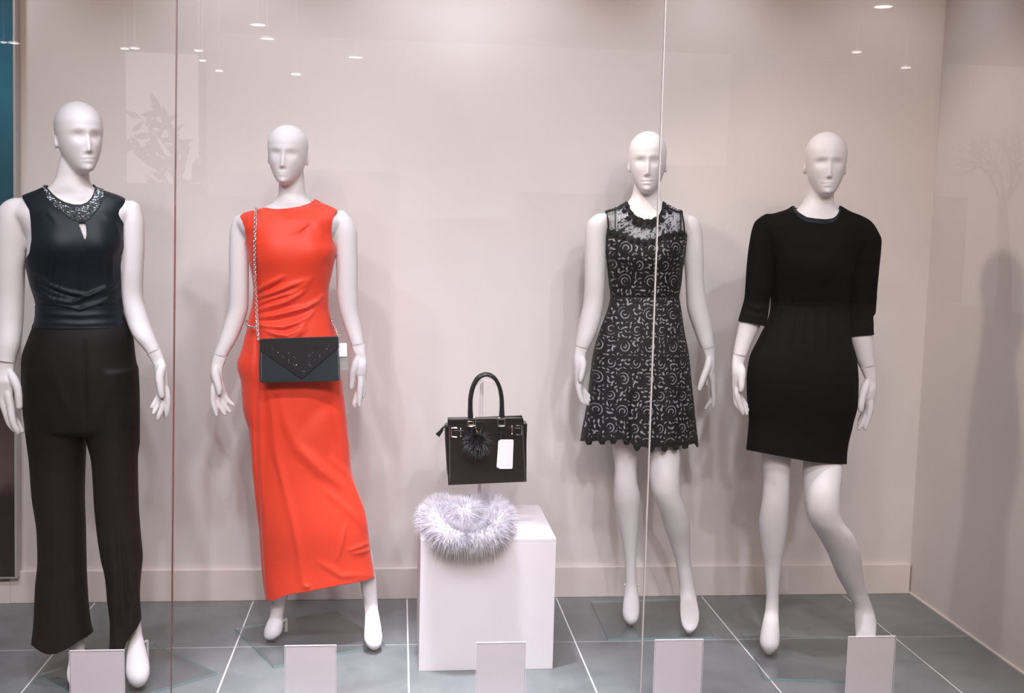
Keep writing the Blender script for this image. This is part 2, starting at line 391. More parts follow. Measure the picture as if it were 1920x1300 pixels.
def tilemat():
    m, nt, p = nodes('grey_porcelain_tile'); N = nt.nodes.new; L = nt.links.new
    tc = N('ShaderNodeTexCoord'); oi = N('ShaderNodeObjectInfo')
    ad = N('ShaderNodeVectorMath'); ad.operation = 'MULTIPLY_ADD'; ad.inputs[1].default_value = (1, 1, 1)
    cb = N('ShaderNodeCombineXYZ'); ml = N('ShaderNodeMath'); ml.operation = 'MULTIPLY'; ml.inputs[1].default_value = 37
    L(oi.outputs['Random'], ml.inputs[0]); L(ml.outputs[0], cb.inputs[2]); L(tc.outputs['Object'], ad.inputs[0]); L(cb.outputs[0], ad.inputs[2])
    n1 = N('ShaderNodeTexNoise'); n1.inputs['Scale'].default_value = 5; n1.inputs['Detail'].default_value = 8; n1.inputs['Roughness'].default_value = .6
    n1.inputs['Distortion'].default_value = .6; L(ad.outputs[0], n1.inputs['Vector'])
    r = N('ShaderNodeValToRGB'); r.color_ramp.elements[0].position = .32; r.color_ramp.elements[0].color = (.14, .15, .154, 1)
    r.color_ramp.elements[1].position = .7; r.color_ramp.elements[1].color = (.21, .224, .228, 1)
    L(n1.outputs[0], r.inputs[0]); L(r.outputs[0], p.inputs['Base Color'])
    r2 = N('ShaderNodeMapRange'); r2.inputs[3].default_value = .34; r2.inputs[4].default_value = .5; L(n1.outputs[0], r2.inputs[0]); L(r2.outputs[0], p.inputs['Roughness'])
    p.inputs['Specular IOR Level'].default_value = .5; return m
M_tile = tilemat()
def postermat():
    m, nt, p = nodes('print_and_reflection'); N = nt.nodes.new; L = nt.links.new
    g = N('ShaderNodeNewGeometry'); sx = N('ShaderNodeSeparateXYZ'); L(g.outputs['Position'], sx.inputs[0])
    n = N('ShaderNodeTexNoise'); n.inputs['Scale'].default_value = 7; n.inputs['Detail'].default_value = 4; L(g.outputs['Position'], n.inputs['Vector'])
    ad = N('ShaderNodeMath'); ad.operation = 'MULTIPLY_ADD'; ad.inputs[1].default_value = .10; L(n.outputs[0], ad.inputs[0])
    mr = N('ShaderNodeMapRange'); mr.inputs[1].default_value = .1; mr.inputs[2].default_value = 2.4; L(sx.outputs['Z'], mr.inputs[0]); L(mr.outputs[0], ad.inputs[2])
    r = N('ShaderNodeValToRGB'); cr = r.color_ramp
    cr.elements[0].position = .05; cr.elements[0].color = (.022, .016, .015, 1); cr.elements[1].position = 1.0; cr.elements[1].color = (.012, .06, .09, 1)
    for ps, c in ((.19, (.022, .016, .015, 1)), (.225, (.12, .085, .08, 1)), (.34, (.07, .045, .045, 1)), (.45, (.03, .025, .03, 1)),  # paler brown band low down paints in a reflection
                  (.72, (.02, .10, .14, 1)), (.84, (.03, .19, .27, 1)), (.95, (.022, .13, .19, 1))):
        e = cr.elements.new(ps); e.color = c
    L(ad.outputs[0], r.inputs[0]); L(r.outputs[0], p.inputs['Base Color']); p.inputs['Roughness'].default_value = .35; return m
M_poster = postermat()

# ------------------------------------------------------------------ the shop window: room shell
XR, XL, YB, YG, ZC = 2.146, -2.7, .02, -1.25, 2.75
def box_obj(name, lo, hi, mat, parent=None, bev=0.0):
    return put(name, MB().box(lo, hi, bev=bev).mesh(name), mat, parent)
struct(box_obj('wall_back', (XL-.1, YB, -.05), (XR+.1, YB+.12, ZC), M_wall), 'plain pale beige back wall of the shop window')
struct(box_obj('wall_right', (XR, YG-.02, -.05), (XR+.12, YB, ZC), M_wall), 'pale beige side wall of the shop window')
struct(box_obj('wall_left', (XL-.12, YG-.02, -.05), (XL, YB, ZC), M_wall))
struct(box_obj('ceiling', (XL-.1, YG-.02, ZC), (XR+.1, YB+.1, ZC+.1), M_wall))
bb = struct(box_obj('baseboard_back', (-1.463, 0, 0), (2.139, YB, .125), M_base, bev=.002), 'painted baseboard along the back wall')
struct(box_obj('baseboard_left', (XL, 0, 0), (-1.463, YB, .085), M_base), None)
struct(box_obj('trim_1', (XR-.007, YG, 0), (XR, YB, .006), M_base), 'thin pale sealant line at the foot of the side wall')
floor = struct(box_obj('floor', (XL, YG-.2, -.06), (XR, YB, -.0018), M_grout), 'grey tiled floor with pale grout')
T, G = .6, .0028
tile_cache = {}
for ix in range(-4, 6):
    for iy in range(-3, 1):
        x0, x1 = -.5493+T*ix+G, -.5493+T*(ix+1)-G
        y0, y1 = -.47775+T*iy+G, -.47775+T*(iy+1)-G
        x0, x1 = max(x0, XL+.004), min(x1, XR-.004); y0, y1 = max(y0, YG-.19), min(y1, -.001)
        if x1-x0 < .02 or y1-y0 < .02: continue
        k = (round(x1-x0, 3), round(y1-y0, 3))
        if k not in tile_cache:
            tile_cache[k] = MB().box((-(x1-x0)/2, -(y1-y0)/2, -.008), ((x1-x0)/2, (y1-y0)/2, 0), bev=.0012).mesh('tile')
        t = put('tile', tile_cache[k], M_tile); t.location = ((x0+x1)/2, (y0+y1)/2, 0); t.parent = floor
# panes and the seals between them
j1a, j1b = ony(331, 0, YG), ony(320.7, 1300, YG); j2a, j2b = ony(1248.5, 0, YG), ony(1201, 1300, YG)
def lineat(a, b, z): return a[0]+(b[0]-a[0])*(z-a[2])/(b[2]-a[2])
zb, zt = -.04, ZC
def pane(n, xa, xb):                       # xa, xb: (bottom, top)
    mb = MB(); V = [(x, y, z) for (x, z) in ((xa[0], zb), (xa[1], zt), (xb[0], zb), (xb[1], zt)) for y in (YG, YG+.008)]
    mb.add(V, [(0, 2, 6, 4), (1, 5, 7, 3), (0, 1, 3, 2), (4, 6, 7, 5), (0, 4, 5, 1), (2, 3, 7, 6)])
    return struct(put('window_%d' % n, mb.mesh('window'), M_pane), 'clear glass pane of the shop window')
sw = .0016
J1 = (lineat(j1a, j1b, zb), lineat(j1a, j1b, zt)); J2 = (lineat(j2a, j2b, zb), lineat(j2a, j2b, zt))
pane(1, (XL, XL), (J1[0]-sw, J1[1]-sw)); pane(2, (J1[0]+sw, J1[1]+sw), (J2[0]-sw, J2[1]-sw)); pane(3, (J2[0]+sw, J2[1]+sw), (XR, XR))
for n, J, mt, lb in ((2, J1, M_sealb, 'brown upright seal between the first two panes'), (3, J2, M_seal, 'pale upright seal between the last two panes')):
    mb = MB(); w = sw*.9
    V = [(x, y, z) for (x, z) in ((J[0]-w, zb), (J[1]-w, zt), (J[0]+w, zb), (J[1]+w, zt)) for y in (YG-.001, YG+.009)]
    mb.add(V, [(0, 2, 6, 4), (1, 5, 7, 3), (0, 1, 3, 2), (4, 6, 7, 5), (0, 4, 5, 1), (2, 3, 7, 6)])
    struct(put('trim_%d' % n, mb.mesh('seal'), mt), lb)

# ------------------------------------------------------------------ the arcade outside, seen only as reflections in the panes
struct(box_obj('pavement', (-14, -30, -.20), (14, YG-.01, -.06), M_pave))
struct(box_obj('ceiling_arcade', (-14, -9.8, 3.40), (14, YG-.03, 3.60), M_soffit))
for k_, h_ in enumerate([2.6, 1.9, 3.1, 2.2, 2.9, 1.8, 2.5, 3.3, 2.1, 2.7]): struct(box_obj('wall_street', (-15+3*k_, -26.5-.1*(k_ % 3), -.1), (-12+3*k_, -26-.1*(k_ % 3), h_), M_dark))
def mirror_ray(px, py):                    # where the sight line goes after the pane
    p = ony(px, py, YG); d = ray(px, py)*np.array([1, -1, 1]); return p, d/np.linalg.norm(d)
# ------------------------------------------------------------------ mannequins
def head_shape(Yb, axis_px, top, chin, yaw, roll, wscale, dy=0.0):
    """egg head with hollow eye sockets, wedge nose and soft lips; top/chin are pixel rows on the axis"""
    Y = Yb+dy; Tp = ony(axis_px[0], top, Y); Cn = ony(axis_px[1], chin, Y); hh = np.linalg.norm(Tp-Cn)
    prof = [(0, .02, .30, -.10), (.012, .085, .355, -.04), (.03, .125, .385, .0), (.08, .178, .402, .03), (.15, .222, .405, .06), (.22, .256, .408, .12),
            (.30, .288, .412, .22), (.40, .314, .418, .34), (.50, .332, .424, .42), (.58, .342, .430, .46), (.68, .345, .425, .48),
            (.78, .325, .385, .455), (.87, .272, .305, .385), (.94, .192, .20, .28), (.98, .112, .11, .165), (1, .02, .02, .03)]
    z = np.unique(np.concatenate([np.linspace(0, .1, 14), np.linspace(.1, .9, 84), np.linspace(.9, 1, 16)]))
    P = hermite(prof, z); N = 120; th = 2*math.pi*np.arange(N)/N
    c, s = np.cos(th), np.sin(th); e = 2/2.05
    cx = np.sign(c)*np.abs(c)**e; sy = np.sign(s)*np.abs(s)**e
    X = P[:, :1]*cx*wscale; Yl = np.where(sy > 0, P[:, 1:2]*sy, P[:, 2:3]*sy); Z = np.repeat(z[:, None], N, 1)
    fr = np.clip(sy, 0, 1)[None, :]**.6     # front weight
    u = X/wscale
    h = np.interp(z, [0, .258, .278, .298, .40, .52, .60, 1], [0, 0, .060, .078, .054, .020, 0, 0])[:, None]
    sg = np.interp(z, [0, .27, .31, .5, 1], [.05, .052, .040, .028, .03])[:, None]
    d = h*np.exp(-(u/sg)**2)
    for sd in (-1, 1):
        d -= .050*np.exp(-((u-sd*.135)/.088)**2-((Z-.500)/.052)**2)
        d += .012*np.exp(-((u-sd*.16)/.09)**2-((Z-.36)/.07)**2)
        d += .010*np.exp(-((u-sd*.12)/.11)**2-((Z-.590)/.035)**2)
    d += .016*np.exp(-(u/.10)**4-((Z-.198)/.015)**2) - .022*np.exp(-(u/.125)**4-((Z-.176)/.010)**2)
    d += .018*np.exp(-(u/.085)**4-((Z-.154)/.016)**2) - .007*np.exp(-(u/.09)**2-((Z-.118)/.02)**2) + .012*np.exp(-(u/.09)**2-((Z-.055)/.035)**2)
    Yl = Yl+d*fr
    V = np.stack([X, -Yl, Z], -1).reshape(-1, 3); R_ = len(z)
    i = np.arange(R_-1)[:, None]*N; j = np.arange(N)[None, :]; j2 = (j+1) % N
    Q = np.stack([i+j, i+N+j, i+N+j2, i+j2], -1).reshape(-1, 4)
    V = np.vstack([V, [[0, -.1, 0], [0, 0, 1]]]); jj = np.arange(N); j2 = (jj+1) % N
    Tt = np.vstack([np.stack([np.full(N, R_*N), jj, j2], -1), np.stack([np.full(N, R_*N+1), (R_-1)*N+j2, (R_-1)*N+jj], -1)])
    ears = []
    for sd in (-1, 1):
        mb = MB().ball((0, 0, 0), 1, 20, 12, (.022, .060, .095)); v = mb.V[0]
        v = v@np.array(Euler((math.radians(-12), 0, math.radians(sd*18))).to_matrix()).T + np.array([sd*.332*wscale, .08, .43])
        f4 = [f for f in mb.F if len(f) == 4]; f3 = [f for f in mb.F if len(f) == 3]; ears.append((v, np.array(f4), np.array(f3)))
    M = np.array(Euler((0, 0, math.radians(yaw))).to_matrix())
    up = (Tp-Cn)/hh; xa = np.array([1.0, 0, 0]); xa = xa-up*(xa@up); xa /= np.linalg.norm(xa); B = np.stack([xa, np.cross(up, xa), up], 1)
    out = []
    for v, q, t in [(V, Q, Tt)]+ears: out.append(((v@M.T*hh)@B.T+Cn, q, t))
    return out
def seam(pa, pb, gap, side, P, box):       # signed distance to a wrist line; positive on the wanted side
    pa, pb = np.array(pa, float), np.array(pb, float); d = (pb-pa)/np.linalg.norm(pb-pa); nrm = np.array([-d[1], d[0]])
    if nrm[1] < 0: nrm = -nrm              # points down the picture, towards the fingers
    s = side*((P-pa)@nrm)-gap
    inb = (P[:, 0] > box[0]) & (P[:, 0] < box[2]) & (P[:, 1] > box[1]) & (P[:, 1] < box[3])
    return s, inb
def build_hand(Yb, h, parent, name='hand'):
    shapes = [loft(Yb, [r[:3] for r in h['palm']], [(r[0], r[3]) for r in h['palm']], N=28, step=2, n=2.2, k=h.get('k', .72), kt=.55)]
    pal = np.array(h['palm'])
    for n, ch in enumerate(h['fingers']):
        x0, y0, _, r0 = ch[0]; at = lambda y: [np.interp(y, pal[:, 0], pal[:, c]) for c in (1, 2, 3)]
        if n == 0:                          # thumb: leaves the side of the palm gradually
            l, r, d = at(y0-15); d1 = at(y0)[2]; sh = (-.006, -.015, -.020, -.021, -.021)
            c = [(x0*.5+(l+r)*.25, y0-15, d-.002, r0*.75)]+[(q[0], q[1], d1+sh[k], q[3]) for k, q in enumerate(ch)]
        else:
            yb = max(y0-13, pal[0, 0]+4); l, r, d = at(yb); base = at(min(y0, pal[-1, 0]-3))[2]
            c = [(np.clip(x0*.7+(l+r)*.15, l+r0, r-r0) if r-l > 2.2*r0 else (l+r)/2, yb, d, r0*.9)]+[(q[0], q[1], base+(q[2]-base)*.62, q[3]) for q in ch]
        shapes.append(chain(Yb, c, 14))
    V, T = remesh(shapes, .0020)
    for _ in range(9): V = relax(V, T, 1, .55); V = relax(V, T, 1, -.50)
    V = relax(V, T, 2, .5)
    f, _ = seam(*h['seam'], .42, 1, proj(V), (-99, 0, 9999, 9999)); V, T = clip(V, T, f)
    return put(name, mesh_from('hand', V, [T]), M_white, parent)
def build_body(Yb, torso, tdep, limbs, head, hands, parent, voxel=.0035):
    shapes = [loft(Yb, torso, tdep, N=72, step=4, n=2.25)]+head
    for rows, kk in limbs: shapes.append(limb(Yb, rows, kk))
    V, T = remesh(shapes, voxel)
    P = proj(V); wt = np.where(P[:, 1] < head_limit(head), .12, 1.0)
    V = relax(V, T, 12, .5, wt)
    for h in hands:
        P = proj(V); f, inb = seam(*h['seam'], .42, -1, P, h['box']); f = np.where(inb, f, 1.0)
        V, T = clip(V, T, f)
    return put('body', mesh_from('body', V, [T]), M_white, parent)
def head_limit(head):
    return float(proj(head[0][0])[:, 1].max())-6
def garment(Yb, sil, dep, N=260, step=1.6, n=2.3, strokes=(), extra=None, grow=0, gd=0):
    V, Q, _ = loft(Yb, sil, dep, N=N, step=step, n=n, caps=False, grow=grow, gd=gd)
    T = to_tris(Q, np.zeros((0, 3), int)); Nn = normals(V, T); c = V.mean(0)
    if ((V-c)*Nn).sum() < 0: T = T[:, ::-1]; Nn = -Nn
    P = proj(V); front = np.clip(-Nn[:, 1]*1.6+.25, 0, 1)
    if len(strokes): V = V+Nn*(folds(P, strokes)*front)[:, None]
    if extra is not None: V = V+Nn*extra(V, P, front)[:, None]
    return V, T
def bust(P, cs, amp, w, h): return sum(amp*np.exp(-((P[:, 0]-x)/w)**2-((P[:, 1]-y)/h)**2) for x, y in cs)
def isfront(V, Yb, dy=0.0): return V[:, 1] < Yb+dy
def glass_base(corners, z, parent, th=.0095):
    c = np.array(corners); mb = MB(); k = len(c); V = [(x, y, z) for x, y in c]+[(x, y, z+th) for x, y in c]
    mb.add(V, [tuple(range(k)), tuple(range(2*k-1, k-1, -1))]); o = put('glass_base', mb.mesh('glass_base'), M_plate, parent)
    mb = MB(); ctr = c.mean(0); V = []
    q = [p+(p-ctr)/np.linalg.norm(p-ctr)*.0006 for p in c]; V = [(x, y, z+.0002) for x, y in q]+[(x, y, z+th-.0002) for x, y in q]
    F = [(i, (i+1) % k, (i+1) % k+k, i+k) for i in range(k)]
    mb.add(V, F); e = put('polished_edge', mb.mesh('polished_edge'), M_edge, o); e['label'] = 'green polished edge of the glass'
    return o
def fdy(px, py, Yb, z=.012): return float(onz(px, py, z)[1]-Yb)
def rod(parent, p0, p1, r=.006):
    mb = MB(); p0, p1 = np.array(p0), np.array(p1); q = np.array([p1[0], p1[1]+.012, p1[2]])
    mb.tube([p0, (p0*.5+np.array([p0[0], p0[1], p1[2]])*.5), [p0[0], p0[1], p1[2]], p1], r, 10)
    return put('support_rod', mb.mesh('support_rod', angle=40), M_white, parent)

# ============ mannequin in the black jumpsuit (left)
def mannequin_jumpsuit():
    Yb = -.72; x0 = ony(150, 700, Yb)[0]
    t = thing('mannequin', (x0, Yb, 0), 'white mannequin in black jumpsuit with beaded collar, leftmost of the four', 'mannequin', 'mannequins in the shop window')
    head = head_shape(Yb, (145, 152), 190, 325.5, 31, 0, .90, dy=-.01)
    dep = [(280, .055, .055, .015), (330, .056, .056, .015), (352, .060, .062, .012), (366, .062, .068, .008), (400, .095, .085, 0), (425, .110, .09, 0), (460, .118, .09, 0), (520, .10, .085, 0),
           (580, .088, .085, 0), (640, .105, .105, 0), (700, .112, .118, 0), (803, .105, .11, 0)]
    torso = [(292, 116, 166), (320, 109, 165.5), (338, 104, 166.5), (352, 92, 176), (360, 74, 194), (370, 48, 224), (382, 30, 242), (398, 24, 248), (420, 40, 242), (450, 54, 230), (480, 54, 226), (530, 63, 224), (580, 74, 224),
             (629, 62, 242), (673, 49, 247), (743, 50, 254), (800, 54, 256)]
    tdep = [(a, f-.007 if a > 360 else f, b-.007 if a > 360 else b, d) for a, f, b, d in dep]
    fr, fl = fdy(259, 1289, Yb), fdy(146, 1289, Yb)
    armL = [(371, 24, 44, .0), (378, 9, 52, .0), (392, -2, 57, .0), (412, -6, 59, .0), (440, -7, 55, .0), (480, -6, 48.5, .0), (553, -5, 45.5, .005), (597, -7, 44, 0), (644, -7, 39, -.02), (677, -7, 30, -.03), (690, -7, 28, -.035)]
    armR = [(376, 236, 252, 0), (384, 230, 262, 0), (398, 229, 267, 0), (420, 227, 271, 0), (460, 226, 271.5, 0), (500, 226, 269.5, 0), (553, 228, 268, .005), (597, 236, 279, 0), (632, 250, 291.5, -.015), (650, 265, 299, -.02), (668, 279, 306, -.025)]
    legL = [(700, 60, 150, 0), (803, 72, 150, 0), (900, 78, 146, -.005), (980, 86, 146, -.005), (1060, 92, 148, .01), (1120, 108, 152, .02), (1170, 124, 156, .02), (1205, 130, 159, .01), (1235, 129, 162, fl*.35), (1262, 125, 167, fl*.75), (1278, 128, 165, fl*.95), (1288, 137, 156, fl)]
    legR = [(700, 166, 250, 0), (803, 172, 250, 0), (900, 184, 248, -.01), (980, 192, 250, -.015), (1060, 210, 254, .005), (1110, 232, 262, .02), (1150, 241, 263, .02), (1180, 241.5, 266, .01), (1205, 240, 271, fr*.2), (1232, 236.5, 277.5, fr*.5), (1256, 235.5, 281.5, fr*.8), (1273, 239, 279, fr*.95), (1284, 246, 272, fr), (1290, 254, 264, fr)]
    hands = [dict(seam=((0, 677.5), (28.5, 681.5)), box=(-60, 640, 60, 760),
                  palm=[(664, -7, 33, -.028), (680, -7, 29, -.03), (694, -6, 26.5, -.035), (704, -6, 26, -.04), (716, -7, 29, -.045), (730, -7, 26, -.045), (745, -7, 24, -.045), (758, -5, 22, -.04)],
                  fingers=[[(20, 700, -.045, 7), (27, 714, -.055, 8.5), (33.5, 730, -.065, 7.5), (36, 748, -.07, 6.8), (36.8, 763, -.07, 6)],
                           [(16, 742, -.05, 8), (20, 764, -.055, 7.5), (24.5, 790, -.06, 6.8), (32.5, 808, -.055, 5.6), (34, 812, -.053, 4.6)],
                           [(13, 745, -.035, 7), (24, 778, -.035, 6), (36, 798, -.04, 5), (41.5, 809, -.04, 4.6)], [(18, 760, -.02, 6), (30, 786, -.025, 5), (38, 800, -.03, 4.2)],
                           [(4, 748, -.045, 7), (11.5, 777, -.045, 6), (17, 794, -.04, 5.2), (28, 808, -.04, 4.6)]]),
             dict(seam=((276, 663.5), (300, 653)), box=(255, 600, 330, 720),
                  palm=[(640, 259, 295, -.018), (652, 266.5, 300, -.02), (663, 274, 304, -.023), (675, 282.5, 308.5, -.025), (688, 289, 313, -.03), (700, 290, 315, -.03), (715, 291, 316, -.025), (730, 294, 317.5, -.02), (748, 297, 318, -.02)],
                  fingers=[[(303, 690, -.045, 9), (299.5, 708, -.06, 8.4), (301, 726, -.068, 7.2), (303, 742, -.07, 6)], [(313, 738, -.03, 6.5), (314.5, 757, -.035, 5.8), (312.8, 775, -.035, 5), (312, 781, -.033, 4)],
                           [(307, 742, -.03, 6), (304, 763, -.045, 5.2), (298.5, 779, -.055, 4.8), (296, 786, -.055, 3.8)], [(301, 745, -.02, 5.5), (294, 764, -.03, 4.8), (288, 775, -.04, 4)],
                           [(297, 742, -.01, 5), (289, 757, -.02, 4.4), (284.5, 764, -.025, 3.6)], [(310, 762, -.02, 4), (309.5, 780, -.025, 3.3)]])]
    build_body(Yb, torso, tdep, [(armL, .95), (armR, .95), (legL, 1.0), (legR, 1.0)], head, hands, t)
    for h in hands: build_hand(Yb, h, t)
    suit = bpy.data.objects.new('jumpsuit', None); COL.objects.link(suit); suit.parent = t; suit['label'] = 'sleeveless black jersey jumpsuit'
    suit.matrix_parent_inverse = parent_world(t).inverted(); suit.location = (x0, Yb, 1)
    # bodice
    sil = [(344, 93, 173), (352, 80, 182), (358, 66, 198), (368, 42, 226), (378, 34, 240), (395, 38, 242), (425, 48, 240), (463, 45, 236.5), (480, 48, 230), (530, 58, 229.3), (576, 69.5, 228.5), (600, 68, 234)]
    st = []
    for (a, b) in [((92, 560), (104, 470)), ((100, 560), (112, 480)), ((112, 562), (120, 500)), ((122, 560), (126, 505)), ((150, 552), (154, 470)), ((162, 552), (163, 480)), ((200, 548), (190, 490)), ((212, 540), (205, 470))]: st.append(([a, b], .0035, 3.0))
    st += [([(69, 515), (95, 535), (130, 548), (165, 554), (205, 540), (228, 528)], .006, 4), ([(67, 545), (100, 562), (135, 568), (170, 552), (200, 536)], .007, 4), ([(72, 560), (110, 572), (150, 580), (190, 562), (228, 545)], .006, 4),
           ([(140, 586), (185, 570), (228, 556)], .005, 3.5), ([(70, 530), (110, 548), (150, 560)], -.005, 3), ([(165, 572), (200, 556), (228, 548)], -.004, 3),
           ([(62, 400), (90, 395), (110, 420)], .003, 6), ([(190, 400), (215, 420), (222, 450)], .003, 6)]
    V, T = garment(Yb, sil, [(a, f+.001, b+.001, d) for a, f, b, d in dep], strokes=st, extra=lambda V, P, fr: fr*bust(P, [(108, 462), (190, 462)], .018, 34, 36))
    P = proj(V); fr_ = isfront(V, Yb, .012)
    neck = [(60, 300), (80, 338), (88, 351.5), (96, 361), (108, 372), (122, 380), (138, 384.3), (152, 384.6), (164, 380), (173, 371), (177, 362), (174.5, 356.5), (182, 340), (200, 300)]
    neck = [(60, 300), (84, 346), (88, 351.5), (96, 361), (108, 372), (122, 380), (138, 384.3), (152, 384.6), (164, 380), (172, 371), (176, 361), (178, 352), (200, 300)]
    f = np.where(fr_, P[:, 1]-curve(neck, P[:, 0]), P[:, 1]-curve([(60, 300), (92, 352), (170, 355), (200, 300)], P[:, 0]))
    aL = [(360, 38), (373, 43), (395, 55), (416, 57.5), (448, 59), (474, 55), (492, 44), (520, -900)]; aR = [(360, 238), (376, 234.3), (421, 232), (442, 231), (474, 232.5), (500, 236), (520, 900)]
    f = np.minimum(f, np.minimum(P[:, 0]-curve(aL, P[:, 1]), curve(aR, P[:, 1])-P[:, 0]))
    # keyhole
    kx = curve([(416, 146), (418, 146.3), (430, 151), (440, 155), (450.5, 158.6)], P[:, 1]); kx2 = curve([(416, 159), (420, 160.2), (430, 162.3), (440, 162.5), (447, 161), (450.5, 158.8)], P[:, 1])
    key = np.minimum(np.minimum(P[:, 0]-kx, kx2-P[:, 0]), np.minimum(P[:, 1]-417.5, 450.5-P[:, 1]))
    f = np.where(fr_, np.minimum(f, -key), f)
    V2, T2 = clip(V, T, f)
    solid(put('bodice', mesh_from('bodice', V2, [T2]), M_satin, suit), .0015)
    # beaded collar: a band just proud of the bodice
    low = [(60, 330), (80, 353), (92, 378), (104, 391), (118, 400), (132, 411), (142, 415), (155, 416.5), (166, 413), (174, 404), (184, 393), (191, 380), (194, 366), (192, 352), (205, 330)]
    Nn = normals(V, T); Vc = V+Nn*.0016
    f = np.where(fr_, np.minimum(P[:, 1]-curve(neck, P[:, 0])+.4, curve(low, P[:, 0])-P[:, 1]), -1.0)
    f = np.minimum(f, np.minimum(P[:, 0]-80, 195-P[:, 0]))
    Vc, Tc = clip(Vc, T, f)
    solid(put('beaded_collar', mesh_from('collar', Vc, [Tc]), M_flap, suit), .001)
    Nc = normals(Vc, Tc); ma, mr = MB(), MB(); Pc = proj(Vc); pick = rng.permutation(len(Vc)); used = []
    dep_ok = curve(low, Pc[:, 0])-Pc[:, 1]
    for i in pick:
        if dep_ok[i] < 2.2 or Pc[i, 1]-curve(neck, Pc[i, 0]) < 5.5: continue
        big = rng.random() < .16; r = 2.4 if big else 1.1
        if any((Pc[i, 0]-a)**2+(Pc[i, 1]-b)**2 < (r+c)**2 for a, b, c in used): continue
        used.append((*Pc[i], r)); p = Vc[i]+Nc[i]*.0012
        mb = mr if rng.random() < .24 else ma
        if big: mb.ball(p, .0036, 6, 4, (1.3, .7, .8))
        else: mb.ball(p, .0018, 6, 4)
        if len(used) > 260: break
    b = put('beads', ma.mesh('beads'), M_jet, suit); b['kind'] = 'stuff'; b['label'] = 'glossy jet beads sewn on the collar'
    b = put('rhinestones', mr.mesh('rhinestones'), M_rhine, suit); b['kind'] = 'stuff'; b['label'] = 'sparkling stones sewn on the collar'
    # trousers
    tl = [(690, 44, 150), (743, 45, 157), (803, 50, 160.5), (860, 57, 158.5), (928, 62, 157), (995, 71.5, 159), (1046, 73, 160), (1097, 68.5, 162), (1165, 65.5, 168), (1200, 61.5, 176), (1250, 56, 184)]
    tr = [(690, 164, 257), (743, 160, 259.5), (803, 159.5, 260), (831, 166, 260), (860, 173.5, 256.5), (945, 178.5, 258.3), (1005, 184.5, 262.5), (1049, 191.5, 266.3), (1072, 197.5, 264), (1097, 201, 261.5), (1117, 202.5, 260.5), (1140, 205.5, 261.5), (1166, 208.5, 263.5), (1240, 208.5, 263.5)]
    hip = [(578, 69.5, 229), (592, 69, 232), (629, 57, 247.5), (673, 43.5, 252.5), (700, 43, 257), (743, 44.5, 259.5), (790, 48, 260.5), (812, 60, 255)]
    kd = lambda rows, e: [(r[0], .078+e, .085, 0) for r in rows]
    shapes = [loft(Yb, hip, [(a, f+.002, b+.002, d) for a, f, b, d in dep]+[(812, .07, .08, 0)], N=90, step=4, n=2.3),
              loft(Yb, tl, [(690, .10, .105, 0), (803, .095, .10, 0), (900, .082, .085, 0), (1046, .078, .078, .005), (1250, .095, .075, .01)], N=80, step=4, n=2.2),
              loft(Yb, tr, [(690, .10, .105, 0), (803, .097, .10, 0), (900, .082, .085, -.01), (1046, .072, .075, 0), (1150, .07, .07, 0), (1240, .10, .06, 0)], N=80, step=4, n=2.2)]
    V, T = remesh(shapes, .0042); V = relax(V, T, 8, .5); Nn = normals(V, T); P = proj(V); fr = np.clip(-Nn[:, 1]*1.6+.3, 0, 1)
    st = [([(222, 985), (226, 1060), (230, 1150), (236, 1205)], .006, 5), ([(238, 975), (243, 1060), (247, 1150), (252, 1180)], .006, 4.5), ([(208, 1000), (214, 1080), (216, 1210)], .006, 5), ([(230, 990), (236, 1090), (243, 1180)], -.005, 4),
          ([(262, 1080), (248, 1092), (240, 1110)], .006, 4), ([(262, 1108), (250, 1118), (242, 1135)], .006, 4), ([(262, 1132), (252, 1143), (244, 1160)], .005, 4), ([(262, 1060), (250, 1075)], .005, 4),
          ([(100, 900), (104, 1060), (88, 1215)], .003, 7), ([(130, 950), (138, 1100), (150, 1190)], .003, 7), ([(120, 1000), (122, 1220)], -.003, 6), ([(158, 640), (159, 790)], -.004, 4), ([(100, 700), (130, 780)], .002, 9), ([(215, 700), (185, 790)], .002, 9)]
    V = V+Nn*(folds(P, st)*fr)[:, None]; P = proj(V)
    hemL = [(40, 1205), (60.5, 1211), (66, 1216), (75, 1222), (84.6, 1226.5), (95, 1227.5), (106, 1226), (120, 1220), (135, 1212), (150, 1201), (164, 1194), (174, 1186), (184, 1180)]
    hemR = [(205, 1223), (209, 1222), (222, 1220), (232, 1218), (237, 1205), (245, 1193), (255, 1181), (263, 1166), (270, 1150)]
    left = P[:, 0] < curve([(800, 160), (860, 165), (1100, 182), (1165, 188), (1240, 195)], P[:, 1])
    f = np.where(left, curve(hemL, P[:, 0]), curve(hemR, P[:, 0]))-P[:, 1]; f = np.minimum(f, P[:, 1]-curve([(40, 584), (69, 586), (150, 590), (232, 584), (260, 580)], P[:, 0]))
    V, T = clip(V, T, f); solid(put('trousers', mesh_from('trousers', V, [T]), M_trouser, suit), .0018)
    # waistband with the wrapped front
    sil = [(572, 68.5, 229.5), (586, 68.5, 230.5), (600, 67, 234.5), (612, 62.5, 239.5)]
    V, T = garment(Yb, sil, [(a, f+.0035, b+.0035, d) for a, f, b, d in dep], N=140, step=1.5, strokes=[([(70, 588), (150, 592), (231, 588)], .004, 5), ([(70, 604), (150, 608), (236, 604)], .003, 4)])
    solid(put('waistband', mesh_from('waistband', V, [T]), M_satin, suit), .0015)
    glass_base([(-1.137, -.709), (-.88, -.971), (-.573, -.721), (-.833, -.441)], .0, t)
    ax = ony(268, 1204, Yb+.07)
    rod(t, [ax[0]+.012, Yb+.075, .0095], [ax[0]-.02, Yb+.05, ax[2]])
    return t

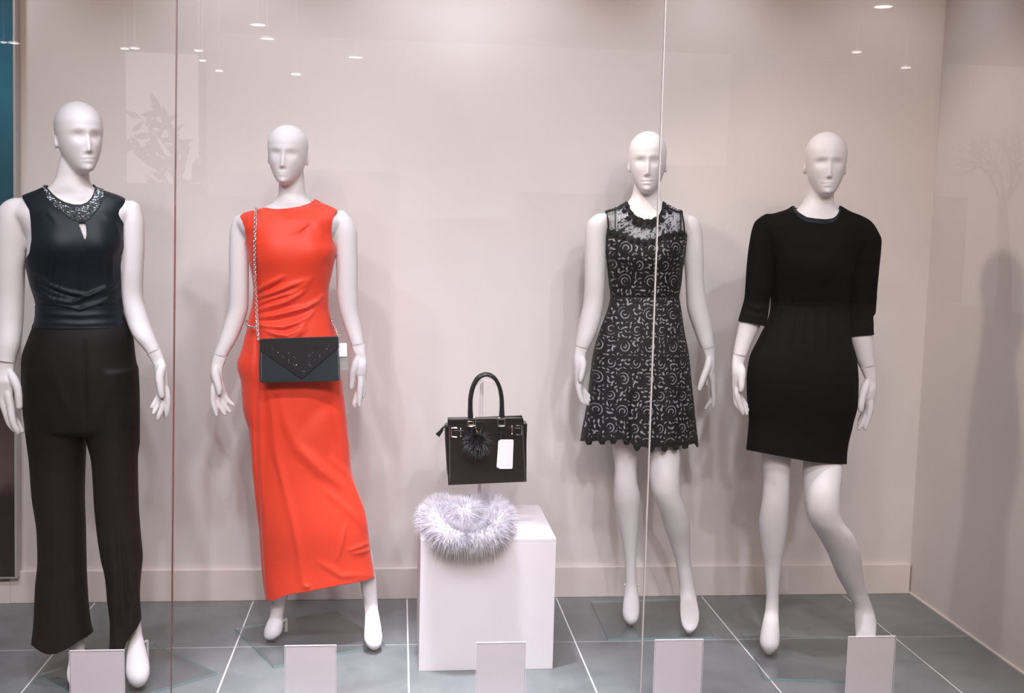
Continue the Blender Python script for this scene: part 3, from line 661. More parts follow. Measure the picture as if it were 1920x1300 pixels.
# ============ mannequin in the red dress
def mannequin_red():
    Yb = -.42; x0 = ony(550, 700, Yb)[0]
    t = thing('mannequin', (x0, Yb, 0), 'white mannequin in long red draped dress with a clutch bag', 'mannequin', 'mannequins in the shop window')
    head = head_shape(Yb, (541, 538), 234, 347.5, -4.5, 0, .96, dy=-.01)
    dep = [(300, .05, .05, .015), (366, .053, .053, .015), (380, .058, .060, .012), (392, .062, .068, .008), (415, .095, .085, 0), (450, .110, .09, 0), (480, .115, .09, 0), (520, .105, .085, 0), (575, .092, .085, 0),
           (620, .104, .10, 0), (690, .112, .118, 0), (760, .108, .115, 0), (880, .10, .105, -.01), (980, .105, .10, -.015), (1060, .10, .10, -.01), (1140, .105, .10, -.01)]
    torso = [(318, 527, 569), (347, 523, 571.5), (366, 521.5, 574), (380, 513, 585), (389, 494, 600), (398, 464, 622), (406, 447, 636), (416, 442, 641), (432, 448, 634), (450, 463, 624), (470, 469, 625), (500, 473, 618), (546, 480, 611), (574, 477, 611),
             (610, 471, 616), (652, 461, 630), (690, 452, 632), (728, 459, 636), (800, 472, 644), (830, 478, 646)]
    tdep = [(a, f-(.018 if 490 < a < 700 else .007) if a > 390 else f, b-.007 if a > 390 else b, d) for a, f, b, d in dep]
    fl, fr = fdy(502, 1200, Yb), fdy(701, 1219, Yb)
    armL = [(402, 446, 462, 0), (409, 438, 466, 0), (420, 433.5, 468, 0), (439, 430, 467, 0), (479, 429, 467, 0), (540, 429.5, 467, 0), (574, 428.5, 466, .003), (605, 420.5, 458, 0), (642, 408.5, 442, -.012), (663, 401, 429.5, -.02), (676, 398, 423.5, -.024)]
    armR = [(394, 634, 646, 0), (400, 629, 651, 0), (414, 626, 662.6, 0), (439, 626, 670, 0), (470, 628, 671, 0), (506, 630, 671.5, 0), (550, 631, 671.7, .003), (579, 635, 672, .003), (611, 644.5, 678, 0), (642, 656, 683.5, -.012), (656, 661, 685.5, -.015)]
    legL = [(700, 462, 550, 0), (800, 474, 548, 0), (900, 486, 546, -.01), (960, 494, 546, -.015), (1040, 503, 547, .01), (1100, 507, 543, .02), (1124, 508, 539.5, .02), (1140, 507.5, 534, .015), (1154, 506, 532, .005), (1168, 500, 531.5, fl*.45), (1183, 494.5, 530.5, fl*.8), (1193, 494, 524, fl*.97), (1200, 498.5, 511, fl)]
    legR = [(700, 556, 632, 0), (800, 565, 640, 0), (900, 598, 648, -.02), (960, 630, 676, -.03), (1010, 655, 690, -.02), (1050, 668, 701, 0), (1075, 673, 704, .01), (1093, 675, 706.5, .01), (1131, 681, 709, .012), (1155, 683, 712.5, fr*.25), (1178, 682, 716.5, fr*.6), (1195, 681.5, 718, fr*.85), (1208, 686, 716.5, fr*.97), (1219, 696, 707, fr)]
    hands = [dict(seam=((400.5, 663.5), (426.3, 670.5)), box=(380, 630, 450, 720), k=.68,
                  palm=[(650, 405, 436, -.015), (660, 401.7, 430.5, -.019), (668, 400, 427, -.022), (680, 397, 422, -.026), (690, 395, 418.5, -.03), (700, 394.4, 417.5, -.032), (712, 394.4, 418.3, -.03), (722, 395, 421, -.025), (735, 396, 423.6, -.022), (744, 398, 421, -.02)],
                  fingers=[[(404, 700, -.045, 9), (408, 718, -.06, 7.6), (411, 731, -.065, 6.2), (410.8, 737, -.065, 5)], [(400, 732, -.04, 6.5), (399.6, 752, -.045, 5.8), (403, 767, -.048, 5.2), (406, 778, -.048, 3.8)],
                           [(408, 738, -.03, 5.5), (410, 755, -.035, 4.8), (416.5, 769, -.035, 4.4), (421.5, 777, -.035, 3.6)], [(414.5, 738, -.02, 5.4), (419.5, 756, -.025, 4.8), (427, 767, -.028, 4.4), (430.8, 772, -.028, 3.8)],
                           [(419.5, 732, -.01, 5.4), (425, 747, -.015, 4.6), (433, 756, -.02, 4.2), (437.5, 759.5, -.02, 3.8)]]),
             dict(seam=((657.7, 649), (684.3, 643.5)), box=(640, 610, 700, 690),
                  palm=[(630, 650.5, 681.5, -.008), (642, 656, 683.5, -.012), (650, 659, 685, -.015), (660, 662, 686, -.02), (672, 666.3, 687, -.024), (681, 664, 688, -.03), (690, 660.5, 688, -.032), (700, 660, 687, -.032), (708, 667, 686.5, -.03), (722, 669, 685.5, -.026), (732, 670, 684, -.024)],
                  fingers=[[(666, 686, -.04, 8), (660.5, 704, -.058, 6.6), (659.5, 717, -.062, 5.6), (658.6, 726.5, -.062, 5)], [(676, 718, -.04, 7), (674.6, 738, -.045, 6), (673.6, 753, -.045, 4.8), (674, 760, -.045, 3.8)],
                           [(681, 714, -.025, 5.5), (681.5, 733, -.025, 5), (679, 745, -.025, 4)], [(672, 728, -.03, 5), (666.5, 746, -.04, 4.4), (663.8, 757, -.042, 4.2), (664.8, 763, -.042, 3.2)], [(670, 730, -.015, 4.5), (665, 747, -.025, 4), (663, 757, -.028, 3.4)]])]
    build_body(Yb, torso, tdep, [(armL, .95), (armR, .95), (legL, 1.0), (legR, 1.0)], head, hands, t)
    for h in hands: build_hand(Yb, h, t)
    sil = [(374, 552, 594), (380, 530, 604), (386, 505, 618), (392, 485, 630), (400, 456, 640), (410, 447, 641), (425, 447, 636), (440, 456, 630), (455, 460, 628.5), (468, 464, 631.5), (490, 467.5, 627), (514, 472.5, 622), (546, 475.5, 616.5), (575, 472, 617), (590, 468, 619.5), (603, 465, 623),
           (618, 462.5, 627), (639, 457, 635), (652, 454, 636), (668, 448.5, 637), (681, 445, 637.5), (690, 445.5, 637.5), (700, 448.5, 638), (718, 453, 641), (740, 454, 644), (762, 455.5, 647), (780, 459, 649), (801, 466, 651), (835, 470, 655), (880, 473.6, 658.5), (905, 476, 665), (928, 478, 673), (951, 480.5, 681.5), (988, 484.5, 690), (1029, 487.3, 695), (1063, 490, 700), (1080, 491.5, 702.5), (1100, 494, 703), (1132, 500, 703)]
    W0 = (478, 603)
    st = [([(478, 548), (500, 535), (530, 519)], .008, 4.5), ([(479, 560), (505, 552), (545, 535), (572, 526)], .009, 5), ([(478, 572), (510, 560), (548, 548), (575, 532), (585, 520)], .006, 4.5), ([(480, 583), (505, 575), (535, 566), (560, 553), (575, 540)], .009, 5),
          ([(482, 597), (515, 592), (547, 584), (575, 576), (597, 563), (604, 556)], .010, 4.5), ([(484, 606), (505, 612), (530, 614), (556, 606), (578, 595), (586, 585)], .008, 4.5), ([(486, 609), (502, 619), (520, 627), (540, 629), (560, 619), (572, 606)], .010, 5), ([(530, 640), (550, 634), (572, 618)], .007, 5),
          ([(480, 578), (505, 568), (540, 556)], -.007, 3.5), ([(483, 603), (520, 601), (560, 592), (585, 580)], -.008, 4), ([(486, 612), (510, 621), (535, 621), (558, 612)], -.006, 3.5), ([(478, 554), (505, 543), (532, 528)], -.006, 3.5), ([(479, 566), (520, 553), (560, 540)], -.006, 3.5), ([(482, 590), (520, 582), (555, 570)], -.006, 3.5),
          ([(594, 411), (575, 424), (553, 434), (544, 438)], .004, 4.5), ([(593, 410), (585, 417), (572, 430), (560, 446)], -.004, 4), ([(595, 414), (594, 432)], .003, 4), ([(578, 400), (562, 405), (545, 410)], .003, 4), ([(600, 412), (602, 440)], .003, 4),
          ([(470, 398), (463, 420)], .003, 5), ([(480, 396), (476, 440), (478, 500)], .003, 5), ([(624, 430), (612, 470), (600, 500)], .0025, 7),
          ([(481.5, 612), (481, 700), (480, 800), (482, 900), (486, 1000), (496, 1120)], -.007, 3.2), ([(474, 612), (473, 700), (474, 800), (478, 900)], .004, 4), ([(489, 640), (488, 760), (489, 860), (494, 960)], .006, 5),
          ([(500, 700), (512, 780), (520, 860), (535, 930), (548, 985), (560, 1040), (569, 1100)], .008, 8), ([(512, 860), (530, 920), (545, 980), (556, 1050)], -.004, 7), ([(522, 726), (535, 790), (560, 840), (600, 880), (645, 912), (690, 975)], .009, 12), ([(640, 745), (590, 770), (560, 815)], -.006, 16),
          ([(620, 862), (650, 890), (675, 940), (690, 985)], .006, 7), ([(610, 920), (640, 945), (672, 975), (692, 1000)], .005, 8), ([(692, 1018), (672, 1026), (655, 1032)], .005, 4), ([(694, 1030), (676, 1036), (662, 1038)], .005, 4), ([(648, 985), (638, 1030), (633, 1050)], .005, 4), ([(600, 1055), (640, 1080), (690, 1078)], .004, 6), ([(500, 900), (497, 1010)], .003, 6),
          ([(494, 500), (486, 545), (484, 600)], -.003, 5), ([(572, 1098), (580, 1102)], .006, 4), ([(615, 505), (600, 485)], -.003, 9)]
    def ex(V, P, fr):
        e = fr*(bust(P, [(510, 470), (588, 470)], .016, 34, 34))
        e += fr*.010*np.exp(-((P[:, 0]-610)/60)**2-((P[:, 1]-800)/90)**2)
        return e
    V, T = garment(Yb, sil, dep, N=300, step=1.6, strokes=st, extra=ex)
    P = proj(V); fr_ = isfront(V, Yb, .010)
    neck = [(470, 300), (490, 380), (496, 388.5), (508, 391), (523, 392.3), (540, 390.5), (563, 387), (578, 382), (588, 377.5), (592, 360), (620, 300)]
    nb = [(470, 300), (496, 384), (540, 382), (590, 377), (596, 360), (620, 300)]
    f = P[:, 1]-np.where(fr_, curve(neck, P[:, 0]), curve(nb, P[:, 0]))
    aL = [(380, 448), (404, 449), (425, 458), (447, 461.5), (456, 459), (466, 440), (480, -900)]; aR = [(380, 634), (394, 633.3), (403, 627), (412, 623.6), (431, 621.5), (449.6, 624), (460, 629), (467.7, 633), (472, 700), (480, 1900)]
    f = np.minimum(f, np.minimum(P[:, 0]-curve(aL, P[:, 1]), curve(aR, P[:, 1])-P[:, 0]))
    hem = [(485, 1108), (491, 1108.5), (493, 1112), (497, 1122), (501, 1127), (512, 1127), (535, 1117.5), (551, 1113), (569, 1111.5), (600, 1105), (637, 1097.5), (665, 1093), (681, 1090), (694, 1086), (703, 1083), (710, 1082)]
    f = np.minimum(f, curve(hem, P[:, 0])-P[:, 1])
    V, T = clip(V, T, f)
    d = solid(put('red_dress', mesh_from('red_dress', V, [T]), M_red, t), .0018); d['label'] = 'sleeveless red jersey dress gathered at the waist'
    # jewelled ornament at the side gather
    mb = MB(); q = np.linspace(0, 1, 26); cx = 467+np.array([math.cos(a) for a in q*3.6+2.2])*0
    pts = hermite([(0, 462.5, 602), (.2, 461.5, 606.5), (.45, 465, 611.5), (.7, 472, 614), (1, 483, 614.5)], q)
    for (x, y) in pts:
        c = ony(x, y, Yb-.085-.03*min(1, (x-461)/20))
        mb.ball(c, .0034, 7, 5); mb.ball(c+np.array([0, -.002, .003]), .002, 6, 4)
    o = put('jewelled_clasp', mb.mesh('jewelled_clasp', smooth=True), M_silver, d); o['label'] = 'silver jewelled clasp at the waist gather'
    glass_base([(-.572, -.322), (-.395, -.676), (-.03, -.493), (-.216, -.144)], 0, t)
    p = ony(533, 1176, Yb+.04); rod(t, [p[0]+.004, Yb+.06, .0095], [p[0]-.012, Yb+.03, p[2]+.02])
    return t
# ============ mannequin in the lace dress
def mannequin_lace():
    Yb = -.28; x0 = ony(1210, 700, Yb)[0]
    t = thing('mannequin', (x0, Yb, 0), 'white mannequin in short sleeveless black lace dress, third from left', 'mannequin', 'mannequins in the shop window')
    head = head_shape(Yb, (1215.5, 1213), 246, 363.5, -12.5, 0, .885, dy=-.01)
    dep = [(300, .05, .05, .015), (364, .052, .052, .015), (380, .056, .058, .012), (392, .060, .066, .008), (415, .092, .085, 0), (450, .108, .09, 0), (480, .112, .09, 0), (520, .10, .085, 0), (556, .090, .085, 0), (600, .098, .098, 0), (664, .108, .115, 0), (720, .112, .118, 0), (800, .12, .12, 0), (855, .125, .125, 0)]
    torso = [(330, 1194, 1232), (348, 1189.5, 1236.5), (364, 1186, 1237), (378, 1178, 1242), (388, 1163, 1257), (398, 1146, 1272), (408, 1140, 1278), (420, 1142, 1278), (436, 1142, 1279), (450, 1142, 1279), (480, 1140, 1277), (520, 1146, 1271), (556, 1149, 1268), (581, 1145, 1271), (620, 1132, 1277), (664, 1122, 1283), (720, 1122, 1284), (790, 1130, 1284)]
    tdep = [(a, f-.008 if a > 392 else f-.002, b-.008 if a > 392 else b-.002, d) for a, f, b, d in dep]
    fl, fr = fdy(1182, 1172, Yb), fdy(1290, 1189, Yb)
    armL = [(400, 1122, 1140, 0), (406, 1111, 1143, 0), (421.5, 1099.5, 1141, 0), (449, 1096.5, 1137, 0), (495, 1096, 1135.5, 0), (530, 1096, 1134.5, 0), (562, 1094.6, 1132.5, .003), (603, 1086, 1126, 0), (639, 1079, 1112, -.012), (655, 1077.5, 1103, -.018), (668, 1076.5, 1098, -.022)]
    armR = [(401, 1277, 1294, 0), (407, 1275, 1304.6, 0), (424, 1278, 1315, 0), (449, 1282, 1318, 0), (480, 1282, 1319, 0), (520, 1285, 1319.5, 0), (572, 1287.5, 1326, .003), (622, 1302, 1336.5, -.005), (650, 1313, 1340, -.014), (664, 1320, 1341, -.018)]
    legL = [(700, 1130, 1212, 0), (790, 1142, 1205, 0), (840, 1148.5, 1196, 0), (882, 1153, 1193.5, -.008), (905, 1151.5, 1195, -.012), (930, 1151, 1200, -.006), (971, 1157, 1198, .006), (1017, 1166, 1195, .014), (1059, 1171.5, 1193, .018), (1090, 1172, 1194, .018), (1110, 1171, 1197, .010), (1134, 1168, 1199.5, fl*.4), (1150, 1167, 1199, fl*.75), (1163, 1170, 1196, fl*.95), (1172, 1177, 1188, fl)]
    legR = [(700, 1214, 1287, 0), (790, 1216, 1280, .0), (850, 1217.5, 1276, -.035), (893, 1218, 1274, -.062), (920, 1222, 1275, -.068), (940, 1229, 1281, -.060), (960, 1237, 1288, -.045), (992, 1246, 1294, -.015), (1027, 1258.5, 1293.5, .012), (1066, 1269, 1297, .03), (1095, 1273, 1302, .03), (1115, 1274, 1306, .02), (1135, 1274.3, 1310, fr*.3), (1155, 1275, 1312, fr*.65), (1172, 1278, 1309, fr*.9), (1182, 1283, 1302, fr), (1189.5, 1287, 1294, fr)]
    hands = [dict(seam=((1080.4, 648.6), (1103.6, 654.5)), box=(1060, 620, 1120, 700),
                  palm=[(636, 1079.5, 1113, -.011), (646, 1078.3, 1107.5, -.015), (655, 1077.5, 1103, -.018), (668, 1076.3, 1098, -.025), (676, 1076.2, 1097.8, -.03), (687, 1076.5, 1100, -.032), (697, 1077, 1097, -.032), (708, 1077.5, 1094, -.03), (725, 1078.5, 1093, -.026), (738, 1081, 1093, -.024)],
                  fingers=[[(1093, 682, -.045, 7.4), (1091.5, 698, -.058, 6), (1089, 710, -.06, 5), (1088.4, 713.5, -.06, 4)], [(1085.5, 727, -.038, 6), (1088.5, 744, -.042, 5.2), (1093, 754, -.045, 4.6), (1095.5, 757.5, -.045, 3.6)], [(1087, 730, -.025, 5.5), (1095, 747, -.032, 4.8), (1100.5, 755, -.035, 4.2), (1102, 757.5, -.035, 3.6)],
                           [(1089.5, 728, -.015, 5), (1097, 743, -.022, 4.4), (1104.5, 750.5, -.026, 3.8)], [(1091, 724, -.006, 4.6), (1099, 737, -.012, 4), (1104.8, 743, -.015, 3.4)]]),
             dict(seam=((1315.3, 656.5), (1340, 649.2)), box=(1300, 620, 1360, 700),
                  palm=[(634, 1306.5, 1338, -.009), (645, 1311, 1339.7, -.013), (655, 1316, 1340.5, -.016), (668, 1322, 1341, -.022), (680, 1325, 1341, -.028), (690, 1323.5, 1341, -.03), (700, 1322, 1341.5, -.03), (708, 1328, 1342, -.028), (722, 1331, 1343, -.026), (732, 1333, 1343, -.025)],
                  fingers=[[(1328, 684, -.036, 7), (1320, 706, -.055, 6.4), (1314.5, 721, -.06, 5.4), (1311.5, 730, -.06, 4.2)], [(1336.5, 712, -.035, 6.4), (1338, 735, -.04, 5.4), (1339, 752, -.042, 4.8), (1338.5, 764, -.042, 3.6)],
                           [(1337, 728, -.025, 5), (1335.5, 745, -.03, 4.2), (1328, 759, -.035, 3.9), (1323.5, 766, -.035, 3)], [(1335, 728, -.01, 4.4), (1333, 742, -.015, 3.2), (1329.5, 751, -.02, 2.4)], [(1326, 715, -.012, 2.4), (1325, 722, -.014, 2)]])]
    build_body(Yb, torso, tdep, [(armL, .95), (armR, .95), (legL, 1.0), (legR, 1.0)], head, hands, t)
    for h in hands: build_hand(Yb, h, t)
    sil = [(378, 1174, 1243), (384, 1164, 1252), (390, 1150, 1266), (397, 1134, 1280), (408, 1133, 1283), (428, 1136, 1286), (445, 1134, 1286), (461, 1135, 1284), (480, 1137, 1281.5), (507, 1139.6, 1278), (530, 1142, 1276), (556, 1145, 1272.5), (581, 1140, 1276), (620, 1125.5, 1281.5), (664, 1113, 1290), (708, 1107, 1294.5), (758, 1101.5, 1299.5), (797, 1094, 1303.5), (825, 1089, 1307), (858, 1085, 1309)]
    flare = [([(1130, 700), (1122, 780), (1116, 850)], .006, 12), ([(1170, 720), (1172, 850)], .007, 10), ([(1186, 740), (1184, 850)], -.009, 6), ([(1215, 720), (1218, 850)], .006, 12), ([(1255, 700), (1262, 850)], .006, 11), ([(1285, 720), (1292, 850)], .005, 8), ([(1145, 556), (1210, 558), (1272, 556)], -.004, 3)]
    ex = lambda V, P, fr: fr*bust(P, [(1176, 472), (1245, 472)], .014, 30, 32)
    V, T = garment(Yb, sil, dep, N=420, step=.85, strokes=flare, extra=ex)
    P = proj(V); front = isfront(V, Yb, .010); X, Y = P[:, 0], P[:, 1]
    tabs = np.zeros(len(P))
    for x in (1104, 1129, 1150, 1174, 1194, 1221, 1246, 1267, 1285): tabs = np.maximum(tabs, 7.0*np.clip(1-((X-x)/6.2)**4, 0, 1)**.4)
    tabs = tabs+1.6*np.abs(np.sin(X*.9))
    hem = curve([(1080, 825), (1089, 826), (1104, 826.5), (1148, 825), (1165, 823), (1180, 828), (1188, 835), (1215, 838), (1248, 838), (1270, 836), (1290, 833), (1303, 831), (1306, 837), (1312, 838)], X)+tabs
    neck = [(1150, 300), (1172, 372), (1178, 380), (1182, 393), (1190, 403), (1200, 409), (1213, 412), (1224, 410), (1234, 405), (1241, 394), (1241.5, 383), (1246, 372), (1270, 300)]
    nk = Y-curve(neck, X)
    bumps = 2.6*np.abs(np.sin((X-1180)*math.pi/13.5))+.9*np.sin(X*1.7)
    nkf = np.where(front, nk+bumps-1.5, Y-curve([(1150, 300), (1180, 379), (1238, 381), (1270, 300)], X))
    aL = [(390, 1133), (397, 1134.5), (410, 1138.5), (426, 1139.6), (434, 1136), (446, 1120), (460, 200)]; aR = [(390, 1281), (399, 1280), (420, 1283.5), (436, 1285), (446, 1300), (460, 2900)]
    arm = np.minimum(X-curve(aL, Y), curve(aR, Y)-X)
    hull = np.minimum(np.minimum(nkf, arm), hem-Y)
    # rose lace, in metres around and up the dress
    ctr = np.interp(Y, [380, 556, 860], [1210, 1209, 1197]); cxw = ony(ctr, Y, Yb)
    th = np.arctan2(V[:, 0]-cxw[:, 0], -(V[:, 1]-Yb)); half = np.interp(Y, [400, 450, 556, 664, 850], [.14, .14, .123, .17, .21])
    s = np.where(np.abs(th) < 1.57, (V[:, 0]-cxw[:, 0])*1.0+.35*half*.3*np.sin(th)*np.abs(np.sin(th)), np.sign(th)*half*(1+(np.abs(th)-1.57)*.8))
    zz = V[:, 2]; px_, pz_ = .098, .118
    def rose(s, z):
        g = np.full(len(s), -1.0)
        for k, (ox, oz) in enumerate(((0, 0), (.5, .5))):
            a = (s/px_-ox); b = (z/pz_-oz); ia = np.round(a); ib = np.round(b); ds = (a-ia)*px_; dz = (b-ib)*pz_
            r = np.hypot(ds, dz)+1e-9; ph = np.arctan2(dz, ds); big = .029 if k == 0 else .024
            ph = ph+(2.1 if k else 0)
            ring = np.sin(r/.0118*2*math.pi-ph*(1 if k == 0 else -1)+.6)
            arc = np.sin(ph*1.0+.5+ib*1.3)
            inside = -ring*.9-.25-.6*np.clip(arc, 0, 1)
            w = np.clip((big-r)/.003, 0, 1); g = np.maximum(g, np.where(r < big, inside*w-(1-w)*.5, -1)); g = np.where((r > big-.004) & (r < big+.0022), -.5, g)
        return g
    inr = np.zeros(len(s), bool)
    for k, (ox, oz) in enumerate(((0, 0), (.5, .5))):
        a = (s/px_-ox); b = (zz/pz_-oz); r = np.hypot((a-np.round(a))*px_, (b-np.round(b))*pz_); inr |= r < (.0312 if k == 0 else .0262)
    leaf = np.full(len(s), -1.0); cs_ = .0165         # petals between the roses: one jittered, turned ellipse to each cell
    ci, cj = np.floor(s/cs_), np.floor(zz/cs_)
    def hsh(i, j, k): v = np.sin(i*127.1+j*311.7+k*74.7)*43758.5453; return v-np.floor(v)
    for di in (-1, 0, 1):
        for dj in (-1, 0, 1):
            i_, j_ = ci+di, cj+dj; ox = (i_+.5+.5*(hsh(i_, j_, 1)-.5))*cs_; oz = (j_+.5+.5*(hsh(i_, j_, 2)-.5))*cs_
            an = math.pi*hsh(i_, j_, 3); ca, sa = np.cos(an), np.sin(an); u = (s-ox)*ca+(zz-oz)*sa; v = -(s-ox)*sa+(zz-oz)*ca
            v = v+.18*u*u/.006; A_ = .0062+.0036*hsh(i_, j_, 4); B_ = .0022+.0022*hsh(i_, j_, 5)
            leaf = np.maximum(leaf, np.clip(1-(u/A_)**2-(v/B_)**2, -1, 1))
    hole = np.where(inr, rose(s, zz), leaf)         # > 0: open
    edge = np.minimum(np.minimum((hem-Y)/10-.9, 1), 1)
    hole = np.where(Y > hem-13, np.minimum(hole, .15*np.sin(s*420)*np.sin(zz*330)-.08), hole)   # dense flower border at the hem
    waist = np.abs(Y-556) < 1.8; hole = np.where(waist, -1, hole)
    bline = curve([(1130, 427), (1137, 429), (1164, 434), (1189, 445), (1208, 448.5), (1226, 446.5), (1244.6, 438.5), (1285, 431), (1290, 430)], X)+2*np.sin(X*.55)+1.2*np.sin(X*1.9)
    hole = np.where(Y < bline+13, np.minimum(hole, .2*np.sin(s*380)*np.sin(zz*300)-.13), hole)
    lace = np.minimum(np.minimum(hull, Y-bline)*.12, -hole)
    V2, T2 = clip(V, T, lace)
    N2 = normals(V2, T2)
    d = solid(put('lace_dress', mesh_from('lace_dress', V2, [T2]), M_lace, t), .0016); d['label'] = 'short black rose lace dress with scalloped hem'
    # silver lining below the lace
    Vl, Tl = garment(Yb, sil, dep, N=140, step=4, strokes=flare, extra=ex, grow=-1.2, gd=-.0028)
    Pl = proj(Vl); f = np.minimum(curve([(1080, 821), (1165, 820), (1188, 831), (1250, 833), (1312, 832)], Pl[:, 0])-Pl[:, 1], Pl[:, 1]-curve([(1130, 431), (1164, 437), (1189, 448), (1208, 452), (1226, 450), (1245, 442), (1290, 433)], Pl[:, 0]))
    Vl, Tl = clip(Vl, Tl, f); o = put('lining', mesh_from('lining', Vl, [Tl]), M_lining, d); o['label'] = 'silver grey satin lining'
    # sheer yoke: a veil of net with sprigs of thread over it
    Nn = normals(V, T); Vy = V-Nn*.0012
    f = np.minimum(np.minimum(hull, bline+4-Y), 1)
    Vy, Ty = clip(Vy, T, f); o = put('sheer_yoke', mesh_from('yoke', Vy, [Ty]), M_net, d); o['label'] = 'sheer grey net yoke'
    nkd = np.where(front, nk, 30)
    wob = 1.5*np.sin(Y*.21+.4*np.sin(X*.13))+1.1*np.sin(Y*.47+X*.23)+.7*np.sin(X*.71+Y*.13)
    spr = np.maximum(.28-np.abs(np.sin(X*.27+wob)), .18-np.abs(np.sin(X*.41-.8*wob+.15*Y)))+.10*np.sin(X*.9+Y*.35)*np.sin(Y*.5)
    spr = np.where((X < 1158) | (X > 1263), spr-.14, spr)
    rimL = 2.2-np.abs(X-curve(aL, Y)); rimR = 2.2-np.abs(X-curve(aR, Y)); shoulder = 1.6-np.abs(Y-curve([(1134, 398.5), (1150, 394), (1165, 387), (1179, 379), (1240, 381), (1252, 389), (1266, 395.5), (1280, 399.5)], X))
    bead = 1.3-np.hypot((X-np.where(X < 1210, 1153.5, 1276.5)), ((Y+1.5) % 3.4)-1.7)
    ff = np.maximum.reduce([spr, np.where(Y < 440, rimL, -1), np.where(Y < 440, rimR, -1), np.where(Y < 402, shoulder, -1), bead])
    ff = np.where((nkd < 18), np.maximum(ff, 17-nkd+3.5*np.sin(X*.47)+1.5*np.sin(X*1.5)), ff)
    f = np.minimum(np.minimum(hull, bline+6-Y)*.2, ff); Vt, Tt = clip(V+Nn*.0006, T, f)
    o = solid(put('neck_lace', mesh_from('neck_lace', Vt, [Tt]), M_lace, d), .0018); o['label'] = 'black flower lace round the neckline'
    # raised blossoms round the neck, along the bust line and on the hem tabs
    def blossom(px, py, r, mb):
        i = np.argmin((X-px)**2+(Y-py)**2+np.where(front, 0, 1e6)); c, n = V[i], Nn[i]; u = np.cross(n, [0, 0, 1.0]); u /= np.linalg.norm(u); w = np.cross(n, u)
        for k in range(5):
            a = 2*math.pi*k/5+px; mb.ball(c+n*.0012+(math.cos(a)*u+math.sin(a)*w)*r*.62, r*.46, 7, 5, (1, .75, 1))
        mb.ball(c+n*.0022, r*.34, 6, 4)
    fl_mesh = [(1176, 388), (1182, 400), (1192, 409), (1203, 414.5), (1214, 416.5), (1226, 414.5), (1236, 408), (1244, 400), (1250, 391), (1170, 396), (1178, 410), (1256, 399), (1242, 413), (1198, 421), (1224, 422), (1189, 417)]
    fl_mesh += [(1145, 436), (1157, 440), (1170, 445), (1184, 452), (1197, 453), (1210, 457), (1224, 453), (1236, 448), (1250, 442), (1264, 438), (1277, 437)]
    fl_mesh += [(1104, 829), (1129, 829), (1150, 828), (1174, 830), (1194, 841), (1221, 844), (1246, 843), (1267, 839), (1285, 837)]
    for (px, py) in fl_mesh:
        mb = MB(); blossom(px, py, .0095, mb); b = put('blossom', mb.mesh('blossom', smooth=True), M_lace, d)
    glass_base([(.779, -.074), (.771, -.474), (1.166, -.474), (1.181, -.055)], 0, t)
    p = ony(1184, 1096, Yb+.03); rod(t, [p[0], Yb+.08, .0095], [p[0], Yb+.03, p[2]], .005)
    for sx in (1171.5, 1196): put('ankle_fitting', MB().ball(ony(sx, 1097, Yb+.018), .0045, 8, 6).mesh('ankle_fitting', smooth=True), M_white, t)
    return t

